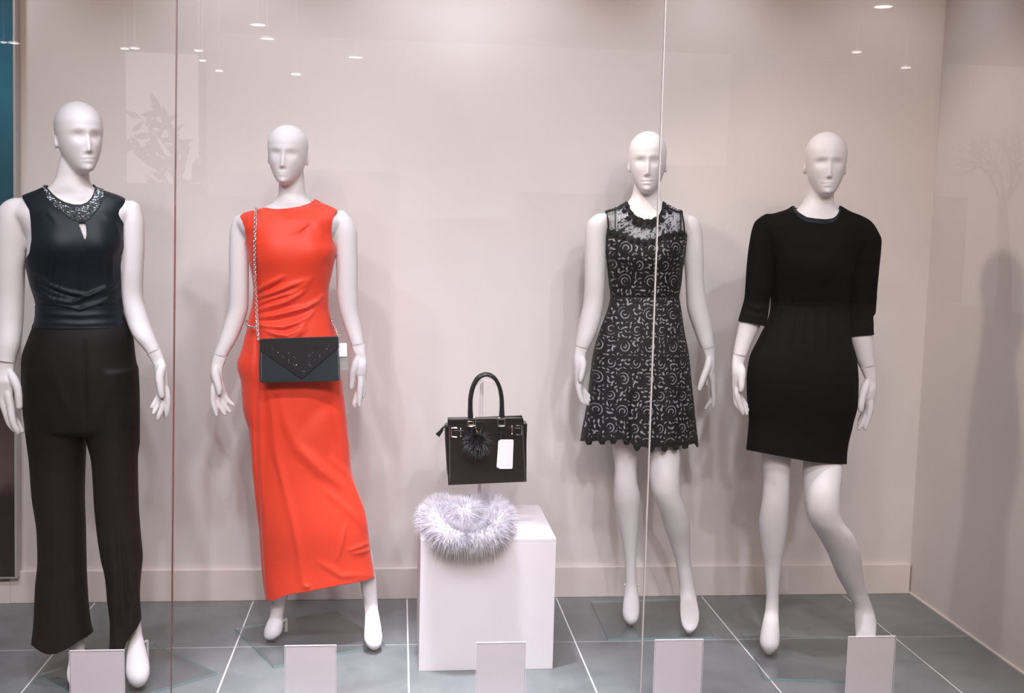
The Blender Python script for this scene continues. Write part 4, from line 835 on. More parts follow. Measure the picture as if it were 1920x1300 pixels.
# ============ mannequin in the plain black dress
def mannequin_black():
    Yb = -.60; x0 = ony(1510, 700, Yb)[0]
    t = thing('mannequin', (x0, Yb, 0), 'white mannequin in plain black dress with elbow sleeves, nearest the side wall', 'mannequin', 'mannequins in the shop window')
    head = head_shape(Yb, (1551, 1545), 247, 368.5, -13, 0, .92, dy=-.01)
    dep = [(310, .052, .052, .015), (372, .054, .054, .015), (392, .060, .062, .012), (404, .064, .07, .008), (425, .09, .085, 0), (460, .112, .09, 0), (500, .115, .09, 0), (540, .10, .085, 0), (572, .090, .085, 0), (620, .102, .10, 0), (673, .110, .116, 0), (712, .112, .118, 0), (761, .108, .115, 0), (830, .10, .105, -.01), (890, .10, .10, -.015)]
    torso = [(335, 1518, 1562), (352, 1515, 1561.5), (372, 1510.5, 1560.5), (386, 1503, 1563), (396, 1490, 1576), (404, 1468, 1600), (413, 1438, 1622), (425, 1428, 1630), (446, 1432, 1622), (470, 1448, 1600), (500, 1452, 1590), (540, 1453, 1584), (572, 1453, 1582), (610, 1444, 1584), (640, 1430, 1588), (673, 1415, 1596), (712, 1410, 1599), (780, 1414, 1594), (800, 1420, 1590)]
    tdep = [(a, f-.008 if a > 404 else f, b-.008 if a > 404 else b, d) for a, f, b, d in dep]
    fl = fdy(1440, 1227, Yb); fr = fdy(1622, 1243, Yb)
    armL = [(416, 1420, 1446, 0), (440, 1413, 1449, 0), (497, 1406, 1446, 0), (557, 1402, 1440, .003), (590, 1393, 1435, .003), (603, 1387.5, 1429, 0), (630, 1381, 1416, -.006), (650, 1377, 1407, -.012), (668, 1374, 1400, -.018), (682, 1372.5, 1395, -.022)]
    armR = [(414, 1608, 1622, 0), (430, 1604, 1638, 0), (455, 1602, 1644, 0), (500, 1600, 1641, 0), (557, 1596, 1636.5, .003), (600, 1594, 1633, .003), (631, 1594, 1635.5, -.003), (660, 1601, 1639, -.010), (680, 1608, 1641, -.016), (692, 1613.5, 1642, -.02), (705, 1620, 1643, -.024)]
    legL = [(700, 1425, 1505, 0), (800, 1428, 1490, 0), (860, 1429.6, 1482, 0), (904, 1432.5, 1479.5, -.008), (934, 1430.5, 1478.5, -.01), (982, 1424.5, 1476, .005), (1022, 1428.5, 1471, .015), (1070, 1434.6, 1463.5, .025), (1117, 1437, 1460, .025), (1140, 1435.5, 1460, .018), (1165, 1431, 1460.5, fl*.3), (1190, 1426.5, 1461.5, fl*.7), (1205, 1425, 1461, fl*.9), (1218, 1429, 1455, fl), (1228, 1436, 1446, fl)]
    legR = [(700, 1510, 1598, 0), (800, 1510, 1583, .0), (850, 1508, 1578, -.02), (877, 1507.4, 1577.5, -.04), (928, 1508.5, 1573.5, -.075), (955, 1511, 1573.5, -.08), (975, 1516, 1578.5, -.074), (1003, 1533, 1599, -.05), (1039, 1553, 1612, -.02), (1080, 1570, 1617.5, .015), (1117, 1590, 1627.5, .045), (1141, 1600.5, 1636, .052), (1158, 1602.5, 1641, .038), (1176, 1603.5, 1642.5, .012), (1195, 1604, 1642, fr*.25), (1215, 1604, 1641, fr*.65), (1233, 1608, 1636, fr*.95), (1243, 1616, 1628, fr)]
    hands = [dict(seam=((1375, 664), (1400.4, 668.5)), box=(1355, 630, 1420, 720),
                  palm=[(650, 1377, 1407, -.012), (660, 1375, 1402.5, -.015), (668, 1374, 1400, -.018), (682, 1372.5, 1394.5, -.026), (690, 1372.4, 1396, -.03), (700, 1372.4, 1399, -.032), (710, 1373, 1397, -.032), (720, 1373, 1391, -.03), (735, 1374, 1388, -.026), (748, 1376, 1388.5, -.024)],
                  fingers=[[(1390.5, 698, -.045, 8.4), (1390.3, 714, -.058, 6.6), (1390, 727, -.062, 5.6), (1389, 732, -.062, 4.4)], [(1383, 740, -.04, 6.4), (1388, 760, -.045, 5.6), (1391.5, 771, -.046, 4.8), (1393, 776, -.046, 3.6)], [(1379.5, 738, -.025, 5.6), (1381, 757, -.03, 5), (1386.5, 767, -.035, 4.2)],
                           [(1388, 748, -.025, 5), (1396, 766, -.03, 4.4), (1400, 776, -.032, 3.8)], [(1389, 747, -.014, 4.6), (1398, 763, -.02, 4.2), (1401.5, 769.5, -.022, 3.6)], [(1388, 742, -.004, 4.4), (1395.5, 754, -.01, 4), (1400, 760.5, -.012, 3.4)]]),
             dict(seam=((1613.7, 690.8), (1641, 685)), box=(1590, 650, 1665, 740),
                  palm=[(670, 1604.5, 1640, -.012), (682, 1609, 1641, -.016), (692, 1613.7, 1642, -.02), (705, 1619.7, 1643, -.026), (717, 1623.5, 1643.3, -.03), (726, 1619.5, 1643.3, -.034), (735, 1615, 1642.3, -.036), (745, 1614, 1641.3, -.036), (755, 1622, 1640, -.034), (766, 1624.5, 1637, -.03)],
                  fingers=[[(1621, 730, -.045, 8.4), (1616, 749, -.06, 6.8), (1614.3, 762, -.066, 6.2), (1613.8, 769, -.066, 5)], [(1632, 760, -.04, 7), (1628.5, 782, -.045, 5.6), (1624, 797, -.046, 4.8), (1622.5, 804, -.046, 3.8)], [(1627, 767, -.03, 5.4), (1617.5, 791, -.036, 4.8), (1610.5, 804, -.038, 3.8)],
                           [(1624, 768, -.018, 5), (1615, 788, -.025, 4.2), (1610.5, 796, -.027, 3.6)], [(1622, 766, -.006, 4.4), (1614.5, 782, -.012, 3.8), (1611, 788, -.014, 3.2)]])]
    build_body(Yb, torso, tdep, [(armL, .95), (armR, .95), (legL, 1.0), (legR, 1.0)], head, hands, t)
    for h in hands: build_hand(Yb, h, t)
    sil = [(386, 1487, 1574), (392, 1478, 1584), (398, 1460, 1596), (404, 1438, 1612), (412, 1428, 1624), (425, 1424, 1632), (446, 1430, 1626), (470, 1441, 1608), (497, 1446.5, 1596), (540, 1447.5, 1590), (570, 1447.3, 1588.3), (585, 1446, 1588.5), (598, 1443, 1589), (637, 1425, 1592.5), (673, 1408.5, 1602.5), (695, 1404.5, 1604.5), (712, 1403, 1605.5), (735, 1403, 1605), (761, 1404.5, 1603.5), (789, 1407, 1596.5), (803, 1406, 1593.6), (830, 1403.5, 1587), (845, 1402, 1585), (884, 1401, 1583)]
    st = [([(1447, 572), (1520, 576), (1588, 574)], -.005, 2.5)]
    for x, x2, y2 in ((1470, 1458, 640), (1490, 1482, 650), (1507, 1502, 640), (1525, 1524, 660), (1545, 1550, 650), (1563, 1574, 640), (1458, 1440, 630)): st.append(([(x, 577), ((x+x2)/2, 605), (x2, y2)], .006, 4))
    for x, x2 in ((1470, 1458), (1492, 1480), (1545, 1556), (1565, 1580)): st.append(([(x, 570), (x2, 520)], -.0022, 3))
    V, T = garment(Yb, sil, dep, N=280, step=1.6, strokes=st, extra=lambda V, P, fr: fr*bust(P, [(1488, 492), (1556, 494)], .014, 34, 34))
    P = proj(V); X, Y = P[:, 0], P[:, 1]; front = isfront(V, Yb, .010)
    neck = [(1470, 300), (1487, 386), (1491, 392), (1497, 398), (1512.5, 407.7), (1530, 410.3), (1548, 411.7), (1560, 410), (1567, 406), (1572, 399.5), (1576, 390), (1590, 300)]
    nb = [(1470, 300), (1490, 390), (1530, 393), (1572, 397), (1590, 300)]
    fn = np.where(front, Y-curve(neck, X), Y-curve(nb, X))
    hem = [(1395, 843), (1402, 844.5), (1469, 857), (1521.6, 866.7), (1560, 870), (1582.6, 871), (1590, 871)]
    f = np.minimum(fn, curve(hem, X)-Y); V2, T2 = clip(V, T, f)
    d = solid(put('black_dress', mesh_from('black_dress', V2, [T2]), M_knit, t), .002); d['label'] = 'plain black knit dress with a waist seam'
    Nn = normals(V, T); Vc = V+Nn*.0012; f = np.minimum(fn, np.where(front, curve(neck, X)+8.5-Y, curve(nb, X)+6-Y))
    Vc, Tc = clip(Vc, T, f); o = solid(put('neckband', mesh_from('neckband', Vc, [Tc]), M_satin, d), .0012)
    mb = MB()
    for (px, py) in [(1482, 396), (1484, 399), (1489, 397), (1516, 415.5), (1533, 417), (1541, 417.5), (1500, 409), (1555, 416)]:
        i = np.argmin((X-px)**2+(Y-py)**2+np.where(front, 0, 1e6)); mb.ball(V[i]+Nn[i]*.002, .0016, 6, 4)
    o = put('beads', mb.mesh('beads'), M_gem, d); o['kind'] = 'stuff'; o['label'] = 'tiny glinting beads on the neckband'
    sl = [(401, 1437, 1446), (406, 1428, 1450), (418, 1415.5, 1452), (446, 1408, 1454), (497, 1401.5, 1451), (540, 1398.7, 1445.5), (557, 1397.3, 1443), (581, 1391.3, 1440), (602, 1385.5, 1436.5), (618, 1382, 1433)]
    sr = [(406, 1604, 1618), (412, 1602, 1628), (420, 1600, 1636), (433, 1597, 1643.5), (451, 1594, 1650), (475, 1592, 1648.5), (497, 1591, 1646.3), (557, 1589.5, 1641), (587, 1589, 1639), (595, 1590, 1635.5), (606, 1591, 1635.5), (634, 1591.5, 1637)]
    for rows, cuff, stk in ((sl, [(1380, 601), (1386, 602.5), (1400, 604), (1433, 612), (1440, 613)], [([(1395, 568), (1415, 580), (1430, 576)], .005, 5), ([(1398, 575), (1420, 588), (1436, 584)], -.005, 4), ([(1388, 588), (1412, 592), (1434, 598)], .003, 4)]),
                            (sr, [(1588, 631), (1596, 631.5), (1636, 628.5), (1642, 628)], [([(1640, 560), (1620, 575), (1600, 580)], .004, 6), ([(1638, 592), (1615, 600), (1596, 604)], -.004, 5), ([(1637, 610), (1610, 618)], .003, 4)])):
        V, Q, Tc = loft(Yb, rows, [(r[0], 0) for r in rows], N=120, step=1.6, n=2.1, k=1.02); Tq = outward(V-V.mean(0), to_tris(Q, Tc)); Nn = normals(V, Tq)
        P = proj(V); V = V+Nn*(folds(P, stk)*np.clip(-Nn[:, 1]*1.6+.3, 0, 1))[:, None]; P = proj(V)
        V, Tq = clip(V, Tq, curve(cuff, P[:, 0])-P[:, 1]); solid(put('sleeve', mesh_from('sleeve', V, [Tq]), M_knit, d), .002)
    glass_base([(1.279, -.447), (1.226, -.846), (1.625, -.90), (1.680, -.50)], 0, t)
    p = ony(1640, 1170, Yb+.07); rod(t, [p[0]+.015, Yb+.10, .0095], [p[0]-.012, Yb+.06, p[2]], .006)
    return t
def netmat():
    m = bpy.data.materials.new('sheer_net'); m.use_nodes = True; nt = m.node_tree; p = nt.nodes['Principled BSDF']; out = nt.nodes['Material Output']
    p.inputs['Base Color'].default_value = (.22, .30, .33, 1); p.inputs['Roughness'].default_value = .6
    tr = nt.nodes.new('ShaderNodeBsdfTransparent'); mx = nt.nodes.new('ShaderNodeMixShader'); mx.inputs[0].default_value = .30
    nt.links.new(tr.outputs[0], mx.inputs[1]); nt.links.new(p.outputs[0], mx.inputs[2]); nt.links.new(mx.outputs[0], out.inputs[0]); return m
M_net = netmat()
# ============ build the large things
mannequin_jumpsuit(); mannequin_red(); mannequin_lace(); mannequin_black()

# ---- plinth
zt_ = float(ony(915, 1011, -.719)[2]); px0, px1, py0, py1 = .0843, .5345, -.719, -.27
pl = thing('plinth', ((px0+px1)/2, (py0+py1)/2, 0), 'square white display plinth on the tiled floor under the handbag', 'plinth')
put('body', MB().box((px0, py0, 0), (px1, py1, zt_-.0125), bev=.0015).mesh('plinth_body'), M_plinth, pl)
put('top_panel', MB().box((px0, py0, zt_-.0123), (px1, py1, zt_), bev=.0012).mesh('plinth_top'), M_plinth, pl)

# ---- bag stand on the plinth
yp = -.425; pb = ony(899, 925, yp); tp = ony(903.5, 712, yp)
stt = thing('bag_stand', (pb[0], yp, zt_), 'slim white stand with curved saddle holding up the black handbag', 'stand')
mb = MB().tube([[pb[0], yp, zt_+.008], [pb[0]*.5+tp[0]*.5, yp, (zt_+tp[2])/2], [tp[0], yp, tp[2]]], .0068, 14); put('pole', mb.mesh('pole', angle=40), M_seewhite, stt)
mb = MB(); arc = []
for k in range(17):
    a = math.radians(180-180*k/16); arc.append(ony(911.5+17*math.cos(a), 721-14.5*math.sin(a), -.48))
V = []; F = []
for p in arc:
    n = (p-(arc[0]+arc[-1])/2); n /= np.linalg.norm(n); q = p-n*.005
    V += [[p[0], -.538, p[2]], [p[0], -.44, p[2]], [q[0], -.44, q[2]], [q[0], -.538, q[2]]]
for k in range(16):
    for e in range(4): F.append((k*4+e, k*4+(e+1) % 4, k*4+4+(e+1) % 4, k*4+4+e))
F += [(0, 1, 2, 3), (64, 67, 66, 65)]; mb.add(V, F); put('saddle', mb.mesh('saddle', angle=40), M_seewhite, stt)
mb = MB().tube([[pb[0], yp, zt_], [pb[0], yp, zt_+.007], [pb[0], yp, zt_+.009]], [.045, .045, .043], 32); put('foot', mb.mesh('foot', angle=40), M_stand, stt)

# ---- handbag
yf, yb_ = -.530, -.452
def P3(px, py, y): return ony(px, py, y)
def prism_px(mb, poly, ya, yb):            # pixel outline at depth ya, extruded to yb
    A = [P3(x, y, ya) for x, y in poly]; B = [p+np.array([0, yb-ya, 0]) for p in A]; n = len(A)
    mb.add(np.array(A+B), [tuple(range(n)), tuple(range(2*n-1, n-1, -1))]+[(i, i+n, (i+1) % n+n, (i+1) % n) for i in range(n)]); return mb
c = P3(913, 845, -.49)
hb = thing('handbag', tuple(c), 'black leather handbag with arched handle and fur pompom hanging on a white stand', 'handbag')
def bevel(o, w=.0015, seg=2):
    md = o.modifiers.new('b', 'BEVEL'); md.width = w; md.segments = seg; md.limit_method = 'ANGLE'; return o
bd = bevel(put('body', prism_px(MB(), [(840.5, 789), (980.5, 788), (986.8, 903), (841, 909.3)], yf+.004, yb_).mesh('bag_body'), M_leather, hb), .004)
fp = bevel(put('front_panel', prism_px(MB(), [(839.5, 786.5), (839.5, 788.5), (840.3, 910.3), (987.5, 903.8), (981.6, 789), (980.8, 784), (948, 784.5), (871, 786)], yf, yf+.0045).mesh('front_panel'), M_leather, hb), .0012)
bevel(put('back_panel', prism_px(MB(), [(840, 785), (842, 900), (986, 897), (979.3, 779.2), (940, 780.5), (880, 783.5)], yb_, yb_+.005).mesh('back_panel'), M_leather, hb), .0012)
bevel(put('gusset', prism_px(MB(), [(834.3, 801), (840.5, 797), (841, 893), (838.8, 890), (835, 826)], yf+.012, yb_-.005).mesh('gusset'), M_leather, hb), .002)
bevel(put('gusset', prism_px(MB(), [(980.5, 794), (988.8, 794.5), (987.3, 830), (987.3, 898), (984, 899)], yf+.012, yb_-.005).mesh('gusset'), M_leather, hb), .002)
# welt line below the rim and edge stitching
mb = MB().tube([P3(842, 792, yf-.0006), P3(910, 791, yf-.0006), P3(980, 789.5, yf-.0006)], .0011, 6); put('welt', mb.mesh('welt', smooth=True), M_croc, fp)
mb = MB()
for k in range(40):
    y = 800+104*k/40
    for x in (843+.6*k/40, 979.6+5.2*k/40): q = P3(x, y, yf-.0005); mb.box(q-np.array([.0006, .0006, .0011]), q+np.array([.0006, .0006, .0011]))
o = put('stitching', mb.mesh('stitching'), M_cardb, fp); o['kind'] = 'stuff'
hpts = [(882.8, 785), (882.3, 770), (882.3, 755), (884, 740), (888.5, 724), (897, 710), (905, 705), (911.5, 703.4), (918.5, 704.5), (927, 709.5), (935, 722), (939.6, 738), (941.4, 755), (941.5, 770), (941.3, 783)]
def arch(y, dx, dyp, name):
    t_ = np.linspace(0, len(hpts)-1, 60); h = hermite([(i, *p) for i, p in enumerate(hpts)], t_)
    pts = [P3(a+dx, b+dyp, y) for a, b in h]; r = np.interp(np.linspace(0, 1, 60), [0, .04, .09, .5, .91, .96, 1], [.0088, .0086, .0072, .0062, .0072, .0086, .0088])
    o = put(name, MB().tube(pts, r, 12).mesh(name, smooth=True), M_croc, hb)
    mb = MB()                                # creases of the embossed leather
    for k in range(3, 57):
        p = np.array(pts[k]); tt = np.array(pts[k+1])-np.array(pts[k-1]); tt /= np.linalg.norm(tt); s_ = np.cross(tt, [0, 1., 0]); n_ = 9
        ringp = [p+r[k]*1.0*(math.cos(a)*s_-math.sin(a)*np.array([0, 1., 0])) for a in np.linspace(.2, math.pi-.2, n_)]
        if k % 2 == 0: mb.tube(ringp, .0009, 5)
    e = put('embossing', mb.mesh('embossing', smooth=True), M_croc, o); e['kind'] = 'stuff'; return o
arch(yf-.004, 0, 0, 'handle'); arch(yb_+.004, -1.2, -2.2, 'handle')
def rrect(cx, cy, w, h, y, r=.002, n=8):
    pts = []
    for (sx, sy, a0) in ((1, -1, -90), (1, 1, 0), (-1, 1, 90), (-1, -1, 180)):
        for k in range(4):
            a = math.radians(a0+30*k); pts.append(P3(cx+sx*(w/2-2.2)+2.2*math.cos(a), cy+sy*(h/2-2.2)+2.2*math.sin(a), y))
    return MB().tube(pts, r, n, closed=True)
for cx, cy in ((885, 791), (940, 791.5)):
    put('buckle_ring', rrect(cx, cy, 13.2, 15.5, yf-.006, .0017).mesh('buckle_ring', smooth=True), M_silver, hb)
    mb = prism_px(MB(), [(cx-5.8, cy-7), (cx+5.8, cy-7), (cx+5.8, cy-3.6), (cx-5.8, cy-3.6)], yf-.009, yf-.003); put('ring_bar', mb.mesh('ring_bar'), M_silver, hb)
    tb = bevel(put('handle_tab', prism_px(MB(), [(cx-5.5, cy+5), (cx+6, cy+5), (cx+6.5, cy+30), (cx+4, cy+40), (cx-3.5, cy+41), (cx-6.5, cy+38)], yf-.0035, yf).mesh('handle_tab'), M_croc, hb), .0012)
    mb = MB()
    for k in range(11): y = cy+10+2.6*k; mb.tube([P3(cx-4.5, y+.8*math.sin(k*1.7), yf-.0038), P3(cx, y-.9, yf-.0046), P3(cx+5, y+.6*math.cos(k*2.1), yf-.0038)], .0008, 5)
    e = put('embossing', mb.mesh('embossing', smooth=True), M_croc, tb); e['kind'] = 'stuff'
for (s0, s1, b, c0, c1, sg) in ((850, 871.5, 864, 847, 856.5, 1), (976, 953, 960, 977.5, 968, -1)):
    yy = 811.5 if sg > 0 else 807
    st_ = bevel(put('strap', prism_px(MB(), [(s0, yy-4.3), (s1-2*sg, yy-4.3), (s1, yy-2), (s1, yy+2), (s1-2*sg, yy+4.3), (s0, yy+4.3)][::sg], yf-.0035, yf).mesh('strap'), M_croc, hb), .001)
    mb = MB()
    for seg in ([(c1, yy-8.5), (c0, yy-8.5), (c0, yy+8.5), (c1, yy+8.5)],): mb.tube([P3(*p, yf-.0045) for p in seg], .0021, 4)
    put('buckle', mb.mesh('buckle', angle=30), M_silver, st_)
    mb = MB().tube([P3(b, yy-7.2, yf-.006), P3(b, yy+7.2, yf-.006)], .0028, 10)
    for e_ in (-1, 1): mb.ball(P3(b, yy+e_*7, yf-.006), .0038, 8, 6)
    put('toggle', mb.mesh('toggle', angle=40), M_gold, st_)
mb = MB().tube([P3(839, 798, -.50), P3(834, 799, -.505), P3(830, 803, -.508), P3(827, 807.5, -.508)], [.003, .0036, .0042, .005], 8)
zp = put('zip_pull', mb.mesh('zip_pull', smooth=True), M_croc, hb)
bevel(put('tassel', prism_px(MB(), [(829, 804.5), (832, 807), (823.5, 820.3), (816.5, 814.3), (826, 806)], -.511, -.505).mesh('tassel'), M_croc, zp), .001)
# charm and pompom
ch = put('key_ring', rrect(882, 795.5, 11.5, 9.5, yf-.010, .0011, 6).mesh('key_ring', smooth=True), M_gold, hb)
mb = MB()
for k, (x, y) in enumerate([(891, 799), (892, 802.5), (893, 806), (893.8, 809), (895, 812), (893.2, 813.5), (895.5, 810)]): mb.ball(P3(x, y, yf-.010), .0022 if k < 3 else .003, 7, 5)
put('charm', mb.mesh('charm', smooth=True), M_gold, ch)
def fur(mb, base, nrm, length, width, lean=None, seg=3, grav=.0, jit=.35):
    for p, n in zip(base, nrm):
        L = length*(.65+.6*rng.random()); d = n+rng.normal(0, jit, 3)
        if lean is not None: d = d+lean
        d /= np.linalg.norm(d); s_ = np.cross(d, rng.normal(0, 1, 3)); s_ /= np.linalg.norm(s_)+1e-9; q = p.copy(); V = []
        for k in range(seg):
            w = width*(1-k/seg)*.5; V += [q-s_*w, q+s_*w]; d = d+np.array([0, 0, -grav]); d /= np.linalg.norm(d); q = q+d*L/seg
        V.append(q); F = [(2*k, 2*k+1, 2*k+3, 2*k+2) for k in range(seg-1)]+[(2*seg-2, 2*seg-1, 2*seg)]
        mb.add(V, F)
pc = P3(894, 832, yf-.030)
pm = put('pompom', MB().ball(pc, .026, 16, 12, (1.05, .75, .85)).mesh('pompom', smooth=True), M_furk, hb); pm['label'] = 'glossy black fur pompom'
nn = rng.normal(0, 1, (2600, 3)); nn /= np.linalg.norm(nn, axis=1)[:, None]; nn[:, 1] -= .15
mb = MB(); fur(mb, pc+nn*np.array([.026, .019, .021]), nn, .036, .0016, lean=np.array([0, 0, -.35]), grav=.25, jit=.25)
o = put('fur_strands', mb.mesh('fur_strands'), M_furk, pm); o['kind'] = 'stuff'
def rcard(mb, x0, y0, x1, y1, y, th, skew=0, r=2.5):
    pts = []
    for (cx, cy, a0) in ((x1-r, y0+r, -90), (x1-r, y1-r, 0), (x0+r, y1-r, 90), (x0+r, y0+r, 180)):
        for k in range(4): a = math.radians(a0+30*k); X_ = cx+r*math.cos(a); Y_ = cy+r*math.sin(a); pts.append((X_+skew*(Y_-y0)/(y1-y0), Y_))
    return prism_px(mb, pts, y, y+th)
o = put('price_tag', rcard(MB(), 937, 824.5, 963, 879.5, yf-.0100, .0007, -2).mesh('price_tag'), M_card, hb); o['label'] = 'blank white rounded tag'
put('price_tag', rcard(MB(), 934.5, 826, 958, 877.5, yf-.0088, .0007, -3.5).mesh('price_tag'), M_card, hb)
put('tag_eyelet', MB().tube([P3(949, 828.5, yf-.0102), P3(949, 828.5, yf-.0108)], .0011, 8).mesh('tag_eyelet'), M_cardb, hb)

# ---- fur collar on the plinth
zt = zt_
ctrl = [(812, 972, .046, 0), (833, 1003, .040, 0), (876, 1015, .030, 0), (920, 1005, .036, 0), (938, 978, .046, 0), (925, 955, .052, 0), (900, 951, .050, 0), (876, 966, .05, 0), (850, 960, .058, 0), (828, 952, .056, 0)]
K = np.array([onz(a, b, zt+h) for a, b, h, _ in ctrl]); K[:, 1] = np.clip(K[:, 1], -.742, -.50)
# keep the picture position after limiting the depth
for i, (a, b, h, _) in enumerate(ctrl): K[i] = ony(a, b, K[i, 1])
def cr_closed(K, m):
    out = []; n = len(K)
    for i in range(n):
        p0, p1, p2, p3 = K[i-1], K[i], K[(i+1) % n], K[(i+2) % n]
        for k in range(m):
            t = k/m; out.append(.5*(2*p1+(p2-p0)*t+(2*p0-5*p1+4*p2-p3)*t*t+(3*p1-p0-3*p2+p3)*t**3))
    return np.array(out)
path = cr_closed(K, 10); kr = np.tile([1.0], len(path))*.036
kr = .034+.005*np.sin(np.linspace(0, 2*math.pi, len(path))*3+.6)
base = MB().tube(path, kr, 14, closed=True); _b = base.V[0]; _b[:, 2] = np.where((_b[:, 1] > py0-.001) & (_b[:, 2] < zt+.001), zt+.001, _b[:, 2])
fc = thing('fur_collar', (float(path[:, 0].mean()), float(path[:, 1].mean()), zt), 'fluffy lavender grey fur collar lying on the front of the plinth', 'fur collar')
put('pelt', base.mesh('pelt', smooth=True), M_fur, fc)
BV = base.V[0].reshape(len(path), 14, 3)
def fur_points(n):
    i = rng.integers(0, len(path), n); th = rng.random(n)*14; j0 = th.astype(int) % 14; f = th-np.floor(th); u = rng.random(n)[:, None]; i2 = (i+1) % len(path)
    a = BV[i, j0]*(1-f)[:, None]+BV[i, (j0+1) % 14]*f[:, None]; b = BV[i2, j0]*(1-f)[:, None]+BV[i2, (j0+1) % 14]*f[:, None]; p = a*(1-u)+b*u
    cc = path[i]*(1-u)+path[i2]*u; n_ = p-cc; n_ /= np.linalg.norm(n_, axis=1)[:, None]; return p, n_
ctr = path.mean(0)
p, n_ = fur_points(21000); ok = ~((p[:, 2] < zt+.004) & (p[:, 1] > py0)); p, n_ = p[ok], n_[ok]
out_ = p-ctr; out_[:, 2] = 0; out_ /= np.linalg.norm(out_, axis=1)[:, None]
mb = MB(); lo = p[:, 2] < zt-.002
fur(mb, p[~lo], n_[~lo]*.9+out_[~lo]*.45, .034, .0011, grav=.16, jit=.28); fur(mb, p[lo], n_[lo]*.8+out_[lo]*.3, .030, .0011, grav=.25, jit=.22)
o = put('fur_strands', mb.mesh('fur_strands'), M_fur, fc); o['kind'] = 'stuff'
p, n_ = fur_points(9000); ok = (p[:, 2] < zt+.008) & (p[:, 1] < py0-.012); p, n_ = p[ok][:1500], n_[ok][:1500]
mb = MB(); fur(mb, p, n_*.8+np.array([0, -.25, -.7]), .050, .0014, grav=.25, jit=.2); o = put('fur_tips', mb.mesh('fur_tips'), M_furt, fc); o['kind'] = 'stuff'; o['label'] = 'grey brown tips along the lower edge'
M_slit = pmat('dark_slit_tone', (.03, .045, .06), .4)  # dark tubes stand in for creases, openings and hooks in the fur
for seg in ([(823, 946), (828, 954), (833, 963), (838, 971), (844, 974)], [(880, 927), (880.5, 931), (882, 936)], [(897, 957), (901, 956), (905, 952)], [(942, 995), (950, 985), (957, 982), (961, 984)]):
    q = [ony(a, b, K[:, 1].min()+.02 if b > 980 else (-.60 if b > 944 and a < 860 else -.56)) for a, b in seg]
    put('dark_slit', MB().tube(q, .0022, 7).mesh('dark_slit', smooth=True), M_slit, fc)

# ---- clutch bag on its chain
yc = -.590; A, B, C_, D_ = [ony(*q, yc) for q in ((486.5, 637), (633.5, 632), (637.5, 715), (487.5, 718.5))]
cl = thing('clutch_bag', tuple((A+C_)/2), 'black envelope clutch with beaded flap hanging against the red dress', 'bag')
def shell(poly, ya, yb, rnd, name, mat, par, seg=3):
    o = put(name, prism_px(MB(), poly, ya, yb).mesh(name, angle=35), mat, par); return bevel(o, rnd, seg)
shell([(486.5, 637.5), (633.5, 632.5), (636.8, 690), (637.6, 712), (634, 715.5), (489, 718.6), (486.8, 714), (485.5, 690)], yc, yc+.042, .010, 'body', M_clutch, cl, 4)
fl_ = put('flap', prism_px(MB(), [(486, 641), (487, 637), (491, 635.6), (631, 631), (634.2, 633), (635.6, 651), (566.8, 710.5), (564.5, 710.5), (488, 658)], yc-.0045, yc-.0005).mesh('flap'), M_flap, cl); bevel(fl_, .0018)
fl_['label'] = 'pointed velour flap with sparkling beads'
gem_me = MB().ball((0, 0, 0), 1, 8, 5, (1, .7, 1)).mesh('bead'); gem2 = MB().ball((0, 0, 0), 1, 8, 5, (1, .7, 1)).mesh('bead'); gem2.materials.append(M_rhine)
for gx, gy, gr in [(405, 440, 8), (412, 462, 4), (515, 515, 6), (600, 585, 8), (628, 610, 5), (705, 520, 5), (735, 515, 4), (805, 600, 6), (840, 618, 6), (710, 655, 5), (710, 705, 6), (805, 740, 7), (835, 765, 8), (860, 745, 5), (975, 865, 9), (1010, 865, 5), (990, 905, 5), (1100, 745, 10), (1140, 770, 6), (1105, 700, 5), (1090, 580, 6), (1120, 560, 4), (1165, 515, 6), (1200, 650, 7), (1125, 640, 4), (1295, 560, 6), (1300, 588, 7), (1360, 480, 5), (1385, 505, 4), (1402, 462, 5), (1440, 445, 7), (1460, 392, 6)]:
    o = put('bead', gem2 if gr in (5, 7) else gem_me, M_gem, fl_); o.location = tuple(ony(470+gx/10, 610+gy/10, yc-.0056)); o.scale = [gr*.00040]*3; o.rotation_euler = (gx, gy, gr)
mb = MB()
for k in range(26):
    for x, y in ((490+.3*k/26, 662+52*k/26), (633.5+2.2*k/26, 656+56*k/26)): q = ony(x, y, yc-.0005); mb.box(q-np.array([.0012, .0006, .0006]), q+np.array([.0012, .0006, .0006]))
o = put('stitching', mb.mesh('stitching'), M_cardb, cl); o['kind'] = 'stuff'
la = np.linspace(0, 2*math.pi, 13)[:-1]
link_me = MB().tube([(.0040*math.cos(a), 0, .0054*math.sin(a)) for a in la], .0016, 6, closed=True).mesh('chain_link', smooth=True)
def run(px, n):
    q = hermite([(i, *p) for i, p in enumerate(px)], np.linspace(0, len(px)-1, n*4)); P = np.array([ony(a, b, -.42+d) for a, b, d in q])
    s_ = np.concatenate([[0], np.cumsum(np.linalg.norm(np.diff(P, axis=0), axis=1))]); m = int(s_[-1]/.0078)
    for k in range(m):
        u = (k+.5)*s_[-1]/m; p = np.array([np.interp(u, s_, P[:, c]) for c in range(3)]); p2 = np.array([np.interp(min(u+.004, s_[-1]), s_, P[:, c]) for c in range(3)]); p1 = np.array([np.interp(max(u-.004, 0), s_, P[:, c]) for c in range(3)])
        o = put('chain_link', link_me, M_silver, cl); o.location = tuple(p); d = Vector(p2-p1).normalized()
        o.rotation_mode = 'QUATERNION'; o.rotation_quaternion = d.to_track_quat('Z', 'Y') @ Euler((0, 0, math.radians(40 if k % 2 else -40))).to_quaternion()
